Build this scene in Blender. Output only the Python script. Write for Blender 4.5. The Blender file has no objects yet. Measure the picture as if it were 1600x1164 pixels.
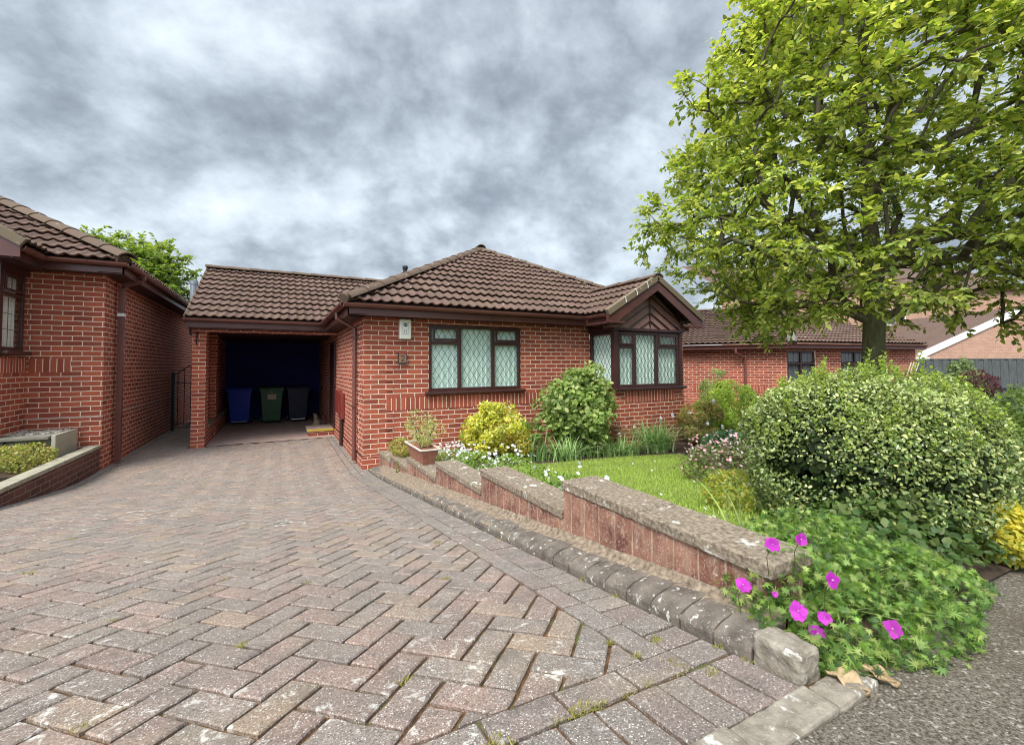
import bpy, bmesh, math, random
import numpy as np
from mathutils import Vector, Matrix
S = bpy.context.scene
COL = S.collection
rnd = random.Random(7)
RAD = math.radians

# ------------------------------------------------------------------ camera
cam = bpy.data.cameras.new('camera'); camo = bpy.data.objects.new('camera', cam); COL.objects.link(camo); S.camera = camo
yaw, pit, rol = RAD(28), RAD(2.0), RAD(0.3)
fw = Vector((math.sin(yaw)*math.cos(pit), math.cos(yaw)*math.cos(pit), math.sin(pit)))
rt = Vector((math.cos(yaw), -math.sin(yaw), 0)); up = rt.cross(fw)
cr = rt*math.cos(rol)-up*math.sin(rol); cu = up*math.cos(rol)+rt*math.sin(rol)
M = Matrix((cr, cu, -fw)).transposed().to_4x4(); M.translation = Vector((0, 0, 1.55)); camo.matrix_world = M
cam.sensor_width = 36; cam.lens = 685/1600*36; cam.shift_y = -35/1600; cam.clip_start = .02; cam.clip_end = 2000

# ------------------------------------------------------------------ world: overcast sky with broken cloud
W = bpy.data.worlds.new('World'); S.world = W; W.use_nodes = True
SUN_EL, SUN_AZ = RAD(54), RAD(232)      # azimuth clockwise from +Y
def world():
    nt = W.node_tree; N = nt.nodes; L = nt.links; N.clear()
    out = N.new('ShaderNodeOutputWorld'); bg = N.new('ShaderNodeBackground'); L.new(bg.outputs[0], out.inputs[0])
    sky = N.new('ShaderNodeTexSky'); sky.sky_type = 'NISHITA'; sky.sun_disc = False
    sky.sun_elevation = SUN_EL; sky.sun_rotation = SUN_AZ
    tc = N.new('ShaderNodeTexCoord'); sep = N.new('ShaderNodeSeparateXYZ'); L.new(tc.outputs['Generated'], sep.inputs[0])
    def math_(op, a, b=None, clamp=False):
        m = N.new('ShaderNodeMath'); m.operation = op; m.use_clamp = clamp
        for i, v in enumerate((a, b)):
            if v is None: continue
            if isinstance(v, (int, float)): m.inputs[i].default_value = v
            else: L.new(v, m.inputs[i])
        return m.outputs[0]
    zc = math_('MAXIMUM', sep.outputs[2], 0.0); zz = math_('ADD', zc, .62)
    u = math_('DIVIDE', sep.outputs[0], zz); v = math_('DIVIDE', sep.outputs[1], zz)
    cmb = N.new('ShaderNodeCombineXYZ'); L.new(u, cmb.inputs[0]); L.new(v, cmb.inputs[1])
    def noise(scale, det, rough, dist, off, lac=2.0):
        mp = N.new('ShaderNodeMapping'); mp.inputs['Location'].default_value = off; L.new(cmb.outputs[0], mp.inputs[0])
        mp.inputs['Rotation'].default_value = (0, 0, .5); mp.inputs['Scale'].default_value = (1, 1.1, 1)
        n = N.new('ShaderNodeTexNoise'); n.inputs['Scale'].default_value = scale; n.inputs['Detail'].default_value = det
        n.inputs['Roughness'].default_value = rough; n.inputs['Distortion'].default_value = dist; L.new(mp.outputs[0], n.inputs['Vector'])
        return n.outputs[0]
    n1 = noise(2.0, 10, .56, .0, (4.1, 2.9, 0)); n2 = noise(6.2, 9, .60, .12, (7.3, 2.2, 1.0)); n3 = noise(.9, 3, .5, .1, (1.2, 5.0, 2.0))
    n4 = noise(15, 8, .6, .1, (2.3, 8.2, 3.0))
    bl = math_('MULTIPLY', math_('ABSOLUTE', math_('SUBTRACT', noise(4.0, 8, .55, .15, (9.1, 4.4, 5.0)), .5)), .55)
    s = math_('ADD', math_('ADD', math_('MULTIPLY', n1, .52), math_('MULTIPLY', n4, .12)), math_('ADD', math_('MULTIPLY', n2, .33), math_('ADD', bl, -.005)))
    hz = math_('MULTIPLY', math_('POWER', math_('SUBTRACT', 1.0, zc, True), 5.0), .045)
    s = math_('ADD', s, hz)
    r = N.new('ShaderNodeValToRGB'); L.new(s, r.inputs[0]); e = r.color_ramp.elements
    e[0].position = .385; e[0].color = (.130, .148, .168, 1)
    e[1].position = .80; e[1].color = (.52, .565, .60, 1)
    for p, c in ((.445, (.172, .196, .220, 1)), (.515, (.250, .282, .312, 1)), (.585, (.340, .380, .415, 1)), (.665, (.42, .465, .50, 1))):
        q = e.new(p); q.color = c
    # glow lobe added around the unseen sun to brighten the scene
    sd = Vector((math.sin(SUN_AZ)*math.cos(SUN_EL), math.cos(SUN_AZ)*math.cos(SUN_EL), math.sin(SUN_EL)))
    dp = N.new('ShaderNodeVectorMath'); dp.operation = 'DOT_PRODUCT'; L.new(tc.outputs['Generated'], dp.inputs[0]); dp.inputs[1].default_value = sd
    glow = math_('MULTIPLY', math_('POWER', math_('MAXIMUM', dp.outputs['Value'], 0.0), 3.0), 3.6)
    gl = math_('ADD', 1.0, glow)
    vm = N.new('ShaderNodeVectorMath'); vm.operation = 'SCALE'; L.new(r.outputs[0], vm.inputs[0]); L.new(gl, vm.inputs['Scale'])
    sk = N.new('ShaderNodeVectorMath'); sk.operation = 'SCALE'; L.new(sky.outputs[0], sk.inputs[0]); sk.inputs['Scale'].default_value = .8
    vs = N.new('ShaderNodeVectorMath'); vs.operation = 'SCALE'; L.new(vm.outputs[0], vs.inputs[0]); vs.inputs['Scale'].default_value = SKYGAIN/.1
    mx = N.new('ShaderNodeMix'); mx.data_type = 'RGBA'; mx.inputs['Factor'].default_value = .93
    L.new(sk.outputs[0], mx.inputs['A']); L.new(vs.outputs[0], mx.inputs['B'])
    L.new(mx.outputs['Result'], bg.inputs[0]); bg.inputs[1].default_value = .1
SKYGAIN = .57
world()
sun = bpy.data.lights.new('sun', 'SUN'); so = bpy.data.objects.new('sun', sun); COL.objects.link(so)
sun.energy = 1.1; sun.angle = RAD(24); sun.color = (1, .95, .87)
so.rotation_euler = (math.pi/2-SUN_EL, 0, math.pi-SUN_AZ)
S.cycles.filter_width = 1.05
S.view_settings.view_transform = 'Standard'; S.view_settings.look = 'None'; S.view_settings.exposure = 2.0; S.view_settings.gamma = 1

# ------------------------------------------------------------------ helpers
def tag(o, label=None, cat=None, group=None, kind=None):
    if label: o['label'] = label
    if cat: o['category'] = cat
    if group: o['group'] = group
    if kind: o['kind'] = kind
    return o
def empty(name, loc, label, cat, group=None):
    o = bpy.data.objects.new(name, None); COL.objects.link(o); o.location = loc; o.empty_display_size = .1
    return tag(o, label, cat, group)
def link(name, me, mat, parent=None, bevel=0, smooth=False):
    o = bpy.data.objects.new(name, me); COL.objects.link(o)
    if mat: me.materials.append(mat)
    if smooth: me.polygons.foreach_set('use_smooth', [True]*len(me.polygons))
    if parent:
        o.parent = parent; bpy.context.view_layer.update(); o.matrix_parent_inverse = parent.matrix_world.inverted()
    if bevel:
        b = o.modifiers.new('bevel', 'BEVEL'); b.width = bevel; b.segments = 2; b.limit_method = 'ANGLE'
    return o
def V3(*a): return Vector(a)
class MB:
    def __init__(s): s.v = []; s.f = []; s.uv = []; s.vc = []
    def face(s, pts, uvs=None, col=None):
        b = len(s.v); s.v += [tuple(p) for p in pts]; s.f.append(tuple(range(b, b+len(pts))))
        s.uv += list(uvs) if uvs else [(0, 0)]*len(pts); s.vc += [col or (1, 1, 1)]*len(pts)
    def wall(s, a, b, z0, z1, u0=0, rot=False):
        "vertical quad from a to b (xy); brick uv in metres; visible side on the right of a->b"
        L = math.hypot(b[0]-a[0], b[1]-a[1])
        P = [(a[0], a[1], z0), (b[0], b[1], z0), (b[0], b[1], z1), (a[0], a[1], z1)]
        UV = [(u0, z0), (u0+L, z0), (u0+L, z1), (u0, z1)]
        if rot: UV = [(z0, u0), (z0, u0+L), (z1, u0+L), (z1, u0)]; UV = [(q[0]-z0+.003, q[1]) for q in UV]
        s.face(P, UV)
    def box(s, p0, p1, M=None, col=None):
        x0, y0, z0 = p0; x1, y1, z1 = p1
        c = [V3(x, y, z) for z in (z0, z1) for y in (y0, y1) for x in (x0, x1)]
        if M is not None: c = [M @ q for q in c]
        def uvf(ids):
            pts = [V3(*[(x0, x1)[i & 1], (y0, y1)[(i >> 1) & 1], (z0, z1)[i >> 2]]) for i in ids]
            n = (pts[1]-pts[0]).cross(pts[2]-pts[0])
            if abs(n.x) > abs(n.y) and abs(n.x) > abs(n.z): return [(p.y, p.z) for p in pts]
            if abs(n.y) > abs(n.z): return [(p.x, p.z) for p in pts]
            return [(p.x, p.y) for p in pts]
        b = len(s.v); s.v += [tuple(q) for q in c]; s.vc += [col or (1, 1, 1)]*8
        for ids in ((0, 2, 3, 1), (4, 5, 7, 6), (0, 1, 5, 4), (2, 6, 7, 3), (0, 4, 6, 2), (1, 3, 7, 5)):
            s.f.append(tuple(b+i for i in ids)); s.uv += uvf(ids)
        s.shared = True
        return s
    def bar(s, a, b, w, h=None, upv=(0, 0, 1)):
        a = Vector(a); b = Vector(b); d = (b-a).normalized(); h = h or w
        side = d.cross(Vector(upv))
        if side.length < 1e-4: side = d.cross(Vector((0, 1, 0)))
        side.normalize(); uu = side.cross(d).normalized()
        L = (b-a).length
        m = Matrix((side, d, uu)).transposed().to_4x4(); m.translation = a
        return s.box((-w/2, 0, -h/2), (w/2, L, h/2), m)
    def tube(s, pts, rad, n=8, cap=True):
        pts = [Vector(p) for p in pts]; rs = rad if isinstance(rad, (list, tuple)) else [rad]*len(pts)
        prev = None; rings = []; b0 = len(s.v)
        for i, p in enumerate(pts):
            d = (pts[min(i+1, len(pts)-1)]-pts[max(i-1, 0)]).normalized()
            a = Vector((0, 0, 1)) if abs(d.z) < .9 else Vector((1, 0, 0))
            if prev is not None: a = prev
            x = d.cross(a)
            if x.length < 1e-5: x = d.orthogonal()
            x.normalize(); y = x.cross(d).normalized(); prev = y
            for k in range(n):
                t = 2*math.pi*k/n; s.v.append(tuple(p+(x*math.cos(t)+y*math.sin(t))*rs[i])); s.vc.append((1, 1, 1))
        for i in range(len(pts)-1):
            for k in range(n):
                s.f.append((b0+i*n+k, b0+i*n+(k+1) % n, b0+(i+1)*n+(k+1) % n, b0+(i+1)*n+k)); s.uv += [(0, 0)]*4
        if cap:
            s.f.append(tuple(b0+k for k in range(n))[::-1]); s.uv += [(0, 0)]*n
            s.f.append(tuple(b0+(len(pts)-1)*n+k for k in range(n))); s.uv += [(0, 0)]*n
        return s
    def extrude(s, prof, a, b, side, upv):
        "closed 2D profile (x along side, y along up) swept a->b"
        a = Vector(a); b = Vector(b); side = Vector(side); upv = Vector(upv); n = len(prof); b0 = len(s.v)
        for p in (a, b):
            for x, y in prof: s.v.append(tuple(p+side*x+upv*y)); s.vc.append((1, 1, 1))
        for k in range(n):
            s.f.append((b0+k, b0+(k+1) % n, b0+n+(k+1) % n, b0+n+k)); s.uv += [(0, 0)]*4
        s.f.append(tuple(b0+k for k in range(n))[::-1]); s.uv += [(0, 0)]*n
        s.f.append(tuple(b0+n+k for k in range(n))); s.uv += [(0, 0)]*n
        return s
    def build(s, name, mat, parent=None, bevel=0, smooth=False, recalc=True):
        me = bpy.data.meshes.new(name); me.from_pydata(s.v, [], s.f)
        uvl = me.uv_layers.new(name='UVMap'); uvl.data.foreach_set('uv', np.array(s.uv, 'f').ravel())
        ca = me.color_attributes.new('Col', 'FLOAT_COLOR', 'POINT')
        c = np.ones((len(s.v), 4), 'f'); c[:, :3] = np.array(s.vc, 'f'); ca.data.foreach_set('color', c.ravel())
        if recalc:
            bm = bmesh.new(); bm.from_mesh(me); bmesh.ops.recalc_face_normals(bm, faces=bm.faces); bm.to_mesh(me); bm.free()
        me.update(); return link(name, me, mat, parent, bevel, smooth)

# ------------------------------------------------------------------ materials
def mat(name, base=(.5, .5, .5), rough=.7, spec=.3, build=None, metal=0):
    m = bpy.data.materials.new(name); m.use_nodes = True; nt = m.node_tree; b = nt.nodes['Principled BSDF']
    b.inputs['Base Color'].default_value = (*base, 1); b.inputs['Roughness'].default_value = rough
    b.inputs['Specular IOR Level'].default_value = spec; b.inputs['Metallic'].default_value = metal
    if build: build(nt, b)
    return m
class NT:
    def __init__(s, nt): s.nt = nt; s.N = nt.nodes; s.L = nt.links
    def new(s, t): return s.N.new(t)
    def coord(s, out='Object', scale=None):
        t = s.new('ShaderNodeTexCoord'); o = t.outputs[out]
        if scale:
            mp = s.new('ShaderNodeMapping'); mp.inputs['Scale'].default_value = scale; s.L.new(o, mp.inputs[0]); o = mp.outputs[0]
        return o
    def noise(s, vec, scale, det=4, rough=.55, dist=0):
        n = s.new('ShaderNodeTexNoise'); n.inputs['Scale'].default_value = scale; n.inputs['Detail'].default_value = det
        n.inputs['Roughness'].default_value = rough; n.inputs['Distortion'].default_value = dist; s.L.new(vec, n.inputs['Vector']); return n.outputs[0]
    def ramp(s, fac, stops):
        r = s.new('ShaderNodeValToRGB'); s.L.new(fac, r.inputs[0]); e = r.color_ramp.elements
        while len(e) < len(stops): e.new(.5)
        for q, (p, c) in zip(e, stops): q.position = p; q.color = (*c, 1) if len(c) == 3 else c
        return r.outputs[0]
    def step(s, fac, a, b):
        m = s.new('ShaderNodeMapRange'); s.L.new(fac, m.inputs[0]); m.inputs[1].default_value = a; m.inputs[2].default_value = b; return m.outputs[0]
    def mix(s, fac, a, b, mode='MIX'):
        m = s.new('ShaderNodeMix'); m.data_type = 'RGBA'; m.blend_type = mode
        for k, v in (('Factor', fac), ('A', a), ('B', b)):
            if isinstance(v, (int, float)): m.inputs[k].default_value = v
            elif isinstance(v, tuple): m.inputs[k].default_value = (*v, 1)
            else: s.L.new(v, m.inputs[k])
        return m.outputs['Result']
    def mul(s, a, b, op='MULTIPLY'):
        m = s.new('ShaderNodeMath'); m.operation = op
        for i, v in enumerate((a, b)):
            if isinstance(v, (int, float)): m.inputs[i].default_value = v
            else: s.L.new(v, m.inputs[i])
        return m.outputs[0]
    def bump(s, b, h, st, dist=.01):
        n = s.new('ShaderNodeBump'); n.inputs['Strength'].default_value = st; n.inputs['Distance'].default_value = dist
        s.L.new(h, n.inputs['Height']); s.L.new(n.outputs[0], b.inputs['Normal'])

def brick_mat(name, c1, c2, mortar, soldier=False, wear=.25, msize=.0140):
    def bld(nt, b):
        t = NT(nt); uv = t.coord('UV'); ob = t.coord('Object')
        wob = t.noise(ob, 9, 2); wob2 = t.noise(ob, 60, 2)
        off = t.new('ShaderNodeVectorMath'); off.operation = 'MULTIPLY_ADD'
        nz = t.new('ShaderNodeTexNoise'); nz.inputs['Scale'].default_value = 14; nz.inputs['Detail'].default_value = 3; t.L.new(ob, nz.inputs['Vector'])
        t.L.new(nz.outputs['Color'], off.inputs[0]); off.inputs[1].default_value = (.007, .007, 0); t.L.new(uv, off.inputs[2])
        br = t.new('ShaderNodeTexBrick'); t.L.new(off.outputs[0], br.inputs['Vector'])
        br.inputs['Scale'].default_value = 1; br.inputs['Brick Width'].default_value = .225; br.inputs['Row Height'].default_value = .075
        br.inputs['Mortar Size'].default_value = msize/2; br.inputs['Mortar Smooth'].default_value = .35; br.inputs['Bias'].default_value = 0
        br.offset = 0 if soldier else .5
        br.inputs['Color1'].default_value = (*c1, 1); br.inputs['Color2'].default_value = (*c2, 1); br.inputs['Mortar'].default_value = (*mortar, 1)
        fac = br.outputs['Fac']
        n = t.noise(ob, 3.0, 4); n2 = t.noise(ob, 55, 5, .7)
        c = t.mix(t.step(n2, .35, .75), t.mix(.28, br.outputs['Color'], (.05, .012, .012)), br.outputs['Color'])
        c = t.mix(t.mul(t.step(n, .45, .75), .30), c, t.mix(.5, c, tuple(min(1, x*1.5+.03) for x in c1)))
        mc = t.mix(t.noise(ob, 24, 4), tuple(x*.72 for x in mortar), tuple(min(.9, x*1.18) for x in mortar))
        c = t.mix(fac, c, mc)
        t.L.new(c, b.inputs['Base Color'])
        inv = t.mul(1.0, fac, 'SUBTRACT'); h = t.mul(inv, t.mul(n2, .35), 'ADD'); t.bump(b, h, .9, .006)
    return mat(name, rough=.88, spec=.2, build=bld)
BR = dict(c1=(.46, .115, .062), c2=(.255, .064, .041), mortar=(.77, .58, .45))
M_brick = brick_mat('red_brick', **BR); M_sold = brick_mat('red_brick_soldier', soldier=True, **BR)
M_brick_low = brick_mat('weathered_brick', (.17, .075, .06), (.10, .05, .045), (.26, .19, .15))
M_brick_dark = brick_mat('shade_navy_brick', (.016, .026, .20), (.011, .018, .13), (.035, .05, .26))  # dim carport interior and its blue cast put into the brick colour
M_brick_far = brick_mat('pale_orange_brick', (.56, .33, .23), (.47, .27, .19), (.62, .46, .36))

def tile_bld(c1, c2):
    def bld(nt, b):
        t = NT(nt); ob = t.coord('Object'); at = t.new('ShaderNodeAttribute'); at.attribute_name = 'Col'
        c = t.mix(t.noise(ob, 2.0, 4), c1, c2); c = t.mix(.85, c, at.outputs['Color'], 'MULTIPLY')
        n = t.noise(ob, 90, 5, .7); c = t.mix(t.mul(t.step(n, .5, .8), .45), c, (.22, .17, .12))
        vo = t.new('ShaderNodeTexVoronoi'); vo.inputs['Scale'].default_value = 9; t.L.new(ob, vo.inputs['Vector'])
        big = t.noise(ob, 1.3, 3)
        spot = t.mul(t.mul(1.0, t.step(vo.outputs['Distance'], .08, .17), 'SUBTRACT'), t.step(big, .5, .62))
        c = t.mix(t.mul(spot, .8), c, (.55, .48, .38)); t.L.new(c, b.inputs['Base Color'])
        ms = t.mul(t.step(t.noise(ob, 6, 5, .6), .60, .72), .5)
        t.bump(b, n, .35, .004)
    return bld
M_tile = mat('brown_concrete_tile', rough=.85, spec=.25, build=tile_bld((.098, .060, .046), (.150, .096, .074)))
M_ridge = mat('ridge_tile', rough=.9, spec=.2, build=tile_bld((.10, .066, .048), (.15, .108, .078)))
M_verge = mat('mossy_verge', rough=.95, build=tile_bld((.15, .115, .078), (.21, .165, .115)))

def noisy(c1, c2, sc=6, bs=.2, bsc=60, extra=None):
    def bld(nt, b):
        t = NT(nt); ob = t.coord('Object'); c = t.mix(t.step(t.noise(ob, sc, 5), .3, .7), c1, c2)
        if extra: c = extra(t, ob, c)
        t.L.new(c, b.inputs['Base Color']); t.bump(b, t.noise(ob, bsc, 4, .65), bs, .006)
    return bld
M_upvc = mat('brown_plastic', rough=.32, spec=.5, build=noisy((.085, .030, .026), (.12, .045, .037), 3, .03))
M_frame = mat('dark_brown_frame', rough=.35, spec=.5, build=noisy((.040, .014, .013), (.058, .020, .018), 4, .03))
M_clad = mat('brown_cladding', rough=.4, spec=.5, build=noisy((.25, .13, .11), (.34, .19, .16), 5, .04))
M_gutter = mat('brown_gutter', rough=.3, spec=.5, build=noisy((.12, .045, .036), (.165, .065, .052), 3, .03))
M_soffit = mat('soffit_board', rough=.6, build=noisy((.045, .020, .018), (.06, .028, .024), 4, .03))
M_meter = mat('meter_box_red', rough=.45, build=noisy((.17, .028, .022), (.22, .04, .03), 4, .03))
M_curtain = mat('mint_blind', (.76, .91, .85), .8, .2)
M_curtw = mat('white_blind', (.80, .80, .74), .8, .2)
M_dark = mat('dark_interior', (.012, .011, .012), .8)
M_lead = mat('leading', (.045, .06, .055), .5, .4)
M_white = mat('white_paint', (.80, .80, .78), .4, .4)
M_glassy = None
def glass_bld(nt, b):
    t = NT(nt); N = t.N; out = N['Material Output']
    tr = t.new('ShaderNodeBsdfTransparent'); tr.inputs[0].default_value = (.97, .99, .98, 1)
    gl = t.new('ShaderNodeBsdfGlossy'); gl.inputs['Roughness'].default_value = .02
    fr = t.new('ShaderNodeLayerWeight'); mx = t.new('ShaderNodeMixShader')
    t.L.new(t.mul(t.mul(t.mul(fr.outputs['Facing'], 4.0, 'POWER'), .8), .07, 'ADD'), mx.inputs[0]); t.L.new(tr.outputs[0], mx.inputs[1]); t.L.new(gl.outputs[0], mx.inputs[2]); t.L.new(mx.outputs[0], out.inputs[0])
M_glass = mat('window_glass', build=glass_bld)

def lichen(amount=.5, sc=16):
    def f(t, ob, c):
        n = t.noise(ob, sc, 6, .62, .3); c = t.mix(t.mul(t.step(n, .62-.05*amount, .66), .85), c, (.62, .60, .55))
        v = t.noise(ob, 150, 3, .8); c = t.mix(t.mul(t.step(v, .60, .70), .7), c, (.52, .50, .45))
        return c
    return f
def paver_bld(nt, b):
    t = NT(nt); ob = t.coord('Object'); at = t.new('ShaderNodeAttribute'); at.attribute_name = 'Col'
    c = t.mix(t.mul(t.step(t.noise(ob, 7, 4), .35, .65), .6), at.outputs['Color'], (.22, .19, .165))
    g = t.noise(ob, 150, 4, .85); c = t.mix(t.step(g, .38, .56), t.mix(.72, c, (.045, .038, .033)), c)
    sp = 0
    for scl, th in ((95, .22), (170, .26)):
        vo = t.new('ShaderNodeTexVoronoi'); vo.inputs['Scale'].default_value = scl; t.L.new(ob, vo.inputs['Vector'])
        q = t.mul(t.mul(1.0, t.step(vo.outputs['Distance'], th*.6, th*1.25), 'SUBTRACT'), t.step(t.noise(ob, scl*.35, 2), .42, .58))
        c = t.mix(t.mul(q, .85), c, (.68, .64, .58))
    n = t.noise(ob, 19, 6, .70, .3); m = t.noise(ob, 1.3, 3)
    c = t.mix(t.mul(t.mul(t.step(n, .58, .64), t.step(m, .47, .62)), .75), c, (.64, .62, .57))
    c = t.mix(t.mul(t.step(t.noise(ob, 2.6, 4), .52, .72), .35), c, (.30, .23, .15))
    c = t.mix(t.mul(t.step(t.noise(ob, 8, 5), .56, .70), .45), c, (.10, .088, .078))
    t.L.new(c, b.inputs['Base Color']); t.bump(b, t.mul(g, t.mul(n, .5), 'ADD'), .55, .004)
M_paver = mat('block_paver', rough=.92, spec=.2, build=paver_bld)
def bed_bld(nt, b):
    t = NT(nt); ob = t.coord('Object')
    c = t.mix(t.step(t.noise(ob, 30, 5), .4, .62), (.075, .042, .020), (.17, .085, .035)); c = t.mix(t.step(t.noise(ob, 7, 4), .54, .66), c, (.10, .11, .03))
    t.L.new(c, b.inputs['Base Color']); t.bump(b, t.noise(ob, 90, 4), .8, .01)
M_bed = mat('mossy_joint_sand', rough=1, build=bed_bld)
M_soil = mat('garden_soil', rough=1, build=noisy((.035, .024, .016), (.075, .05, .033), 14, .9, 40))
M_turf = mat('turf_base', rough=1, build=noisy((.10, .14, .025), (.16, .20, .04), 5, .6, 60))
def tarmac_bld(nt, b):
    t = NT(nt); ob = t.coord('Object')
    g = t.noise(ob, 130, 4, .75); c = t.mix(t.step(g, .38, .62), (.045, .038, .030), (.245, .208, .165))
    c = t.mix(t.mul(t.step(t.noise(ob, 75, 2, .6), .60, .66), .8), c, (.42, .39, .34))
    c = t.mix(t.mul(t.step(t.noise(ob, 2.2, 4), .50, .66), .55), c, (.075, .055, .035))
    c = t.mix(t.mul(t.step(t.noise(ob, 9, 5, .6), .67, .70), .9), c, (.60, .58, .52))
    t.L.new(c, b.inputs['Base Color']); t.bump(b, g, .9, .006)
M_tarmac = mat('worn_tarmac', rough=.95, spec=.2, build=tarmac_bld)
M_slab = mat('concrete_slab', rough=.95, build=noisy((.32, .225, .19), (.42, .31, .27), 5, .4, 90))
M_cope = mat('coping_stone', rough=.95, spec=.15, build=noisy((.105, .080, .058), (.345, .28, .205), 60, 1, 70, lichen(.2, 12)))
M_mort = mat('crumbled_mortar', rough=1, build=noisy((.10, .078, .058), (.36, .28, .20), 44, 1, 60))
M_kerb = mat('kerb_block', rough=.92, spec=.2, build=noisy((.085, .070, .058), (.20, .168, .138), 14, .9, 60, lichen(.6, 34)))
M_kerbl = mat('pale_kerb_stone', rough=.95, spec=.2, build=noisy((.16, .135, .105), (.33, .29, .235), 22, .9, 90, lichen(.4)))
def gwall_bld(nt, b):
    t = NT(nt); ob = t.coord('Object')
    c = t.mix(t.step(t.noise(ob, 7, 5), .35, .68), (.13, .046, .036), (.34, .17, .115))
    c = t.mix(t.mul(t.step(t.noise(ob, 120, 3, .8), .58, .70), .6), c, (.50, .42, .34)); n = t.noise(ob, 26, 5, .75)
    c = t.mix(t.mul(t.step(n, .57, .66), .65), c, (.52, .40, .30))
    c = t.mix(t.mul(t.step(t.noise(t.coord('Object', (1, 1, .15)), 16, 4, .7), .5, .75), .5), c, (.48, .36, .27))
    for scl, th in ((70, .24), (130, .28)):
        vo = t.new('ShaderNodeTexVoronoi'); vo.inputs['Scale'].default_value = scl; t.L.new(ob, vo.inputs['Vector'])
        c = t.mix(t.mul(t.mul(t.mul(1.0, t.step(vo.outputs['Distance'], th*.6, th*1.25), 'SUBTRACT'), t.step(t.noise(ob, scl*.3, 2), .46, .60)), .8), c, (.62, .55, .47))
    sp = t.new('ShaderNodeSeparateXYZ'); t.L.new(ob, sp.inputs[0])
    k = t.mul(sp.outputs[1], 1/.1125); w = t.mul(t.mul(t.noise(ob, 6, 3), .12), k, 'ADD')
    fr = t.mul(w, 1.0, 'FRACT'); d = t.mul(t.mul(fr, .5, 'SUBTRACT'), 0, 'ABSOLUTE') if False else None
    a = t.new('ShaderNodeMath'); a.operation = 'PINGPONG'; t.L.new(w, a.inputs[0]); a.inputs[1].default_value = .5
    j = t.mul(1.0, t.step(a.outputs[0], .015, .06), 'SUBTRACT')
    c = t.mix(t.mul(t.mul(j, t.step(t.noise(ob, 8, 3), .3, .6)), .75), c, (.50, .40, .30)); t.L.new(c, b.inputs['Base Color'])
    t.bump(b, t.mul(t.mul(j, -.6), t.noise(ob, 110, 4, .7), 'ADD'), .8, .008)
M_gwall = mat('spalled_garden_brick', rough=.95, spec=.15, build=gwall_bld)
M_terra = mat('terracotta', rough=.8, build=noisy((.26, .10, .065), (.38, .17, .12), 16, .3))
M_iron = mat('black_iron', (.012, .012, .016), .5, .4)
M_steel = mat('grey_steel', (.32, .36, .40), .45, .5, metal=.6)
def bark_bld(nt, b):
    t = NT(nt); ob = t.coord('Object'); ob2 = t.coord('Object', (1, 1, .25)); n = t.noise(ob2, 22, 6, .65)
    c = t.mix(t.step(n, .35, .65), (.045, .035, .024), (.15, .13, .085)); c = t.mix(t.mul(t.step(t.noise(ob, 4, 3), .45, .6), .5), c, (.11, .13, .05))
    t.L.new(c, b.inputs['Base Color']); t.bump(b, n, .9, .02)
M_bark = mat('bark', rough=.95, build=bark_bld)
M_stem = mat('green_stem', (.12, .17, .04), .6)
def leaf_mat(name, rough=.45, trans=.35, spec=.4):
    def bld(nt, b):
        t = NT(nt); out = t.N['Material Output']; at = t.new('ShaderNodeAttribute'); at.attribute_name = 'Col'
        t.L.new(at.outputs['Color'], b.inputs['Base Color'])
        tl = t.new('ShaderNodeBsdfTranslucent'); hs = t.new('ShaderNodeHueSaturation'); hs.inputs['Saturation'].default_value = 1.15; hs.inputs['Value'].default_value = 1.5
        t.L.new(at.outputs['Color'], hs.inputs['Color']); t.L.new(hs.outputs[0], tl.inputs[0]); mx = t.new('ShaderNodeMixShader'); mx.inputs[0].default_value = trans
        t.L.new(b.outputs[0], mx.inputs[1]); t.L.new(tl.outputs[0], mx.inputs[2]); t.L.new(mx.outputs[0], out.inputs[0])
    return mat(name, rough=rough, spec=spec, build=bld)
M_leaf = leaf_mat('leaf', trans=.45); M_waxy = leaf_mat('waxy_leaf', .28, .22, .55); M_petal = leaf_mat('petal', .6, .4, .2); M_grass = leaf_mat('grass_blade', .55, .3, .3)

_tx = {}
def rough(o, st=.006, sc=.05, lv=4, sc2=None):
    if sc not in _tx: t = bpy.data.textures.new('clouds', 'CLOUDS'); t.noise_scale = sc; t.noise_depth = 5; _tx[sc] = t
    q = o.modifiers.new('sub', 'SUBSURF'); q.subdivision_type = 'SIMPLE'; q.levels = lv; q.render_levels = lv
    d = o.modifiers.new('rough', 'DISPLACE'); d.texture = _tx[sc]; d.strength = st; d.mid_level = .5; d.texture_coords = 'GLOBAL'
    return o
# ------------------------------------------------------------------ terrain heights
def smax(a, b, s=.05): return .5*(a+b+math.sqrt((a-b)**2+s*s))
def G(x, y):
    yy = max(y, -1.0); xx = min(max(x, -4), 6)
    return smax(.81-.1255*yy-.045*(xx-1.2), -.004)
def GZ(x, y):
    yy = max(y, -1.0); xx = min(max(x, -4), 6.5)
    return smax(.90-.1255*yy-.045*(xx-1.2), .03, .08)-.085*min(1, max(0, (.98-y)/.28))
def sheet(name, xs, ys, fz, m, parent=None, mask=None):
    v = [(x, y, fz(x, y)) for y in ys for x in xs]; nx = len(xs)
    f = [(j*nx+i, j*nx+i+1, (j+1)*nx+i+1, (j+1)*nx+i) for j in range(len(ys)-1) for i in range(nx-1)
         if mask is None or mask((xs[i]+xs[i+1])/2, (ys[j]+ys[j+1])/2)]
    me = bpy.data.meshes.new(name); me.from_pydata(v, [], f); return link(name, me, m, parent, smooth=True)
def fr(a, b, n): return [a+(b-a)*i/n for i in range(n+1)]
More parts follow.
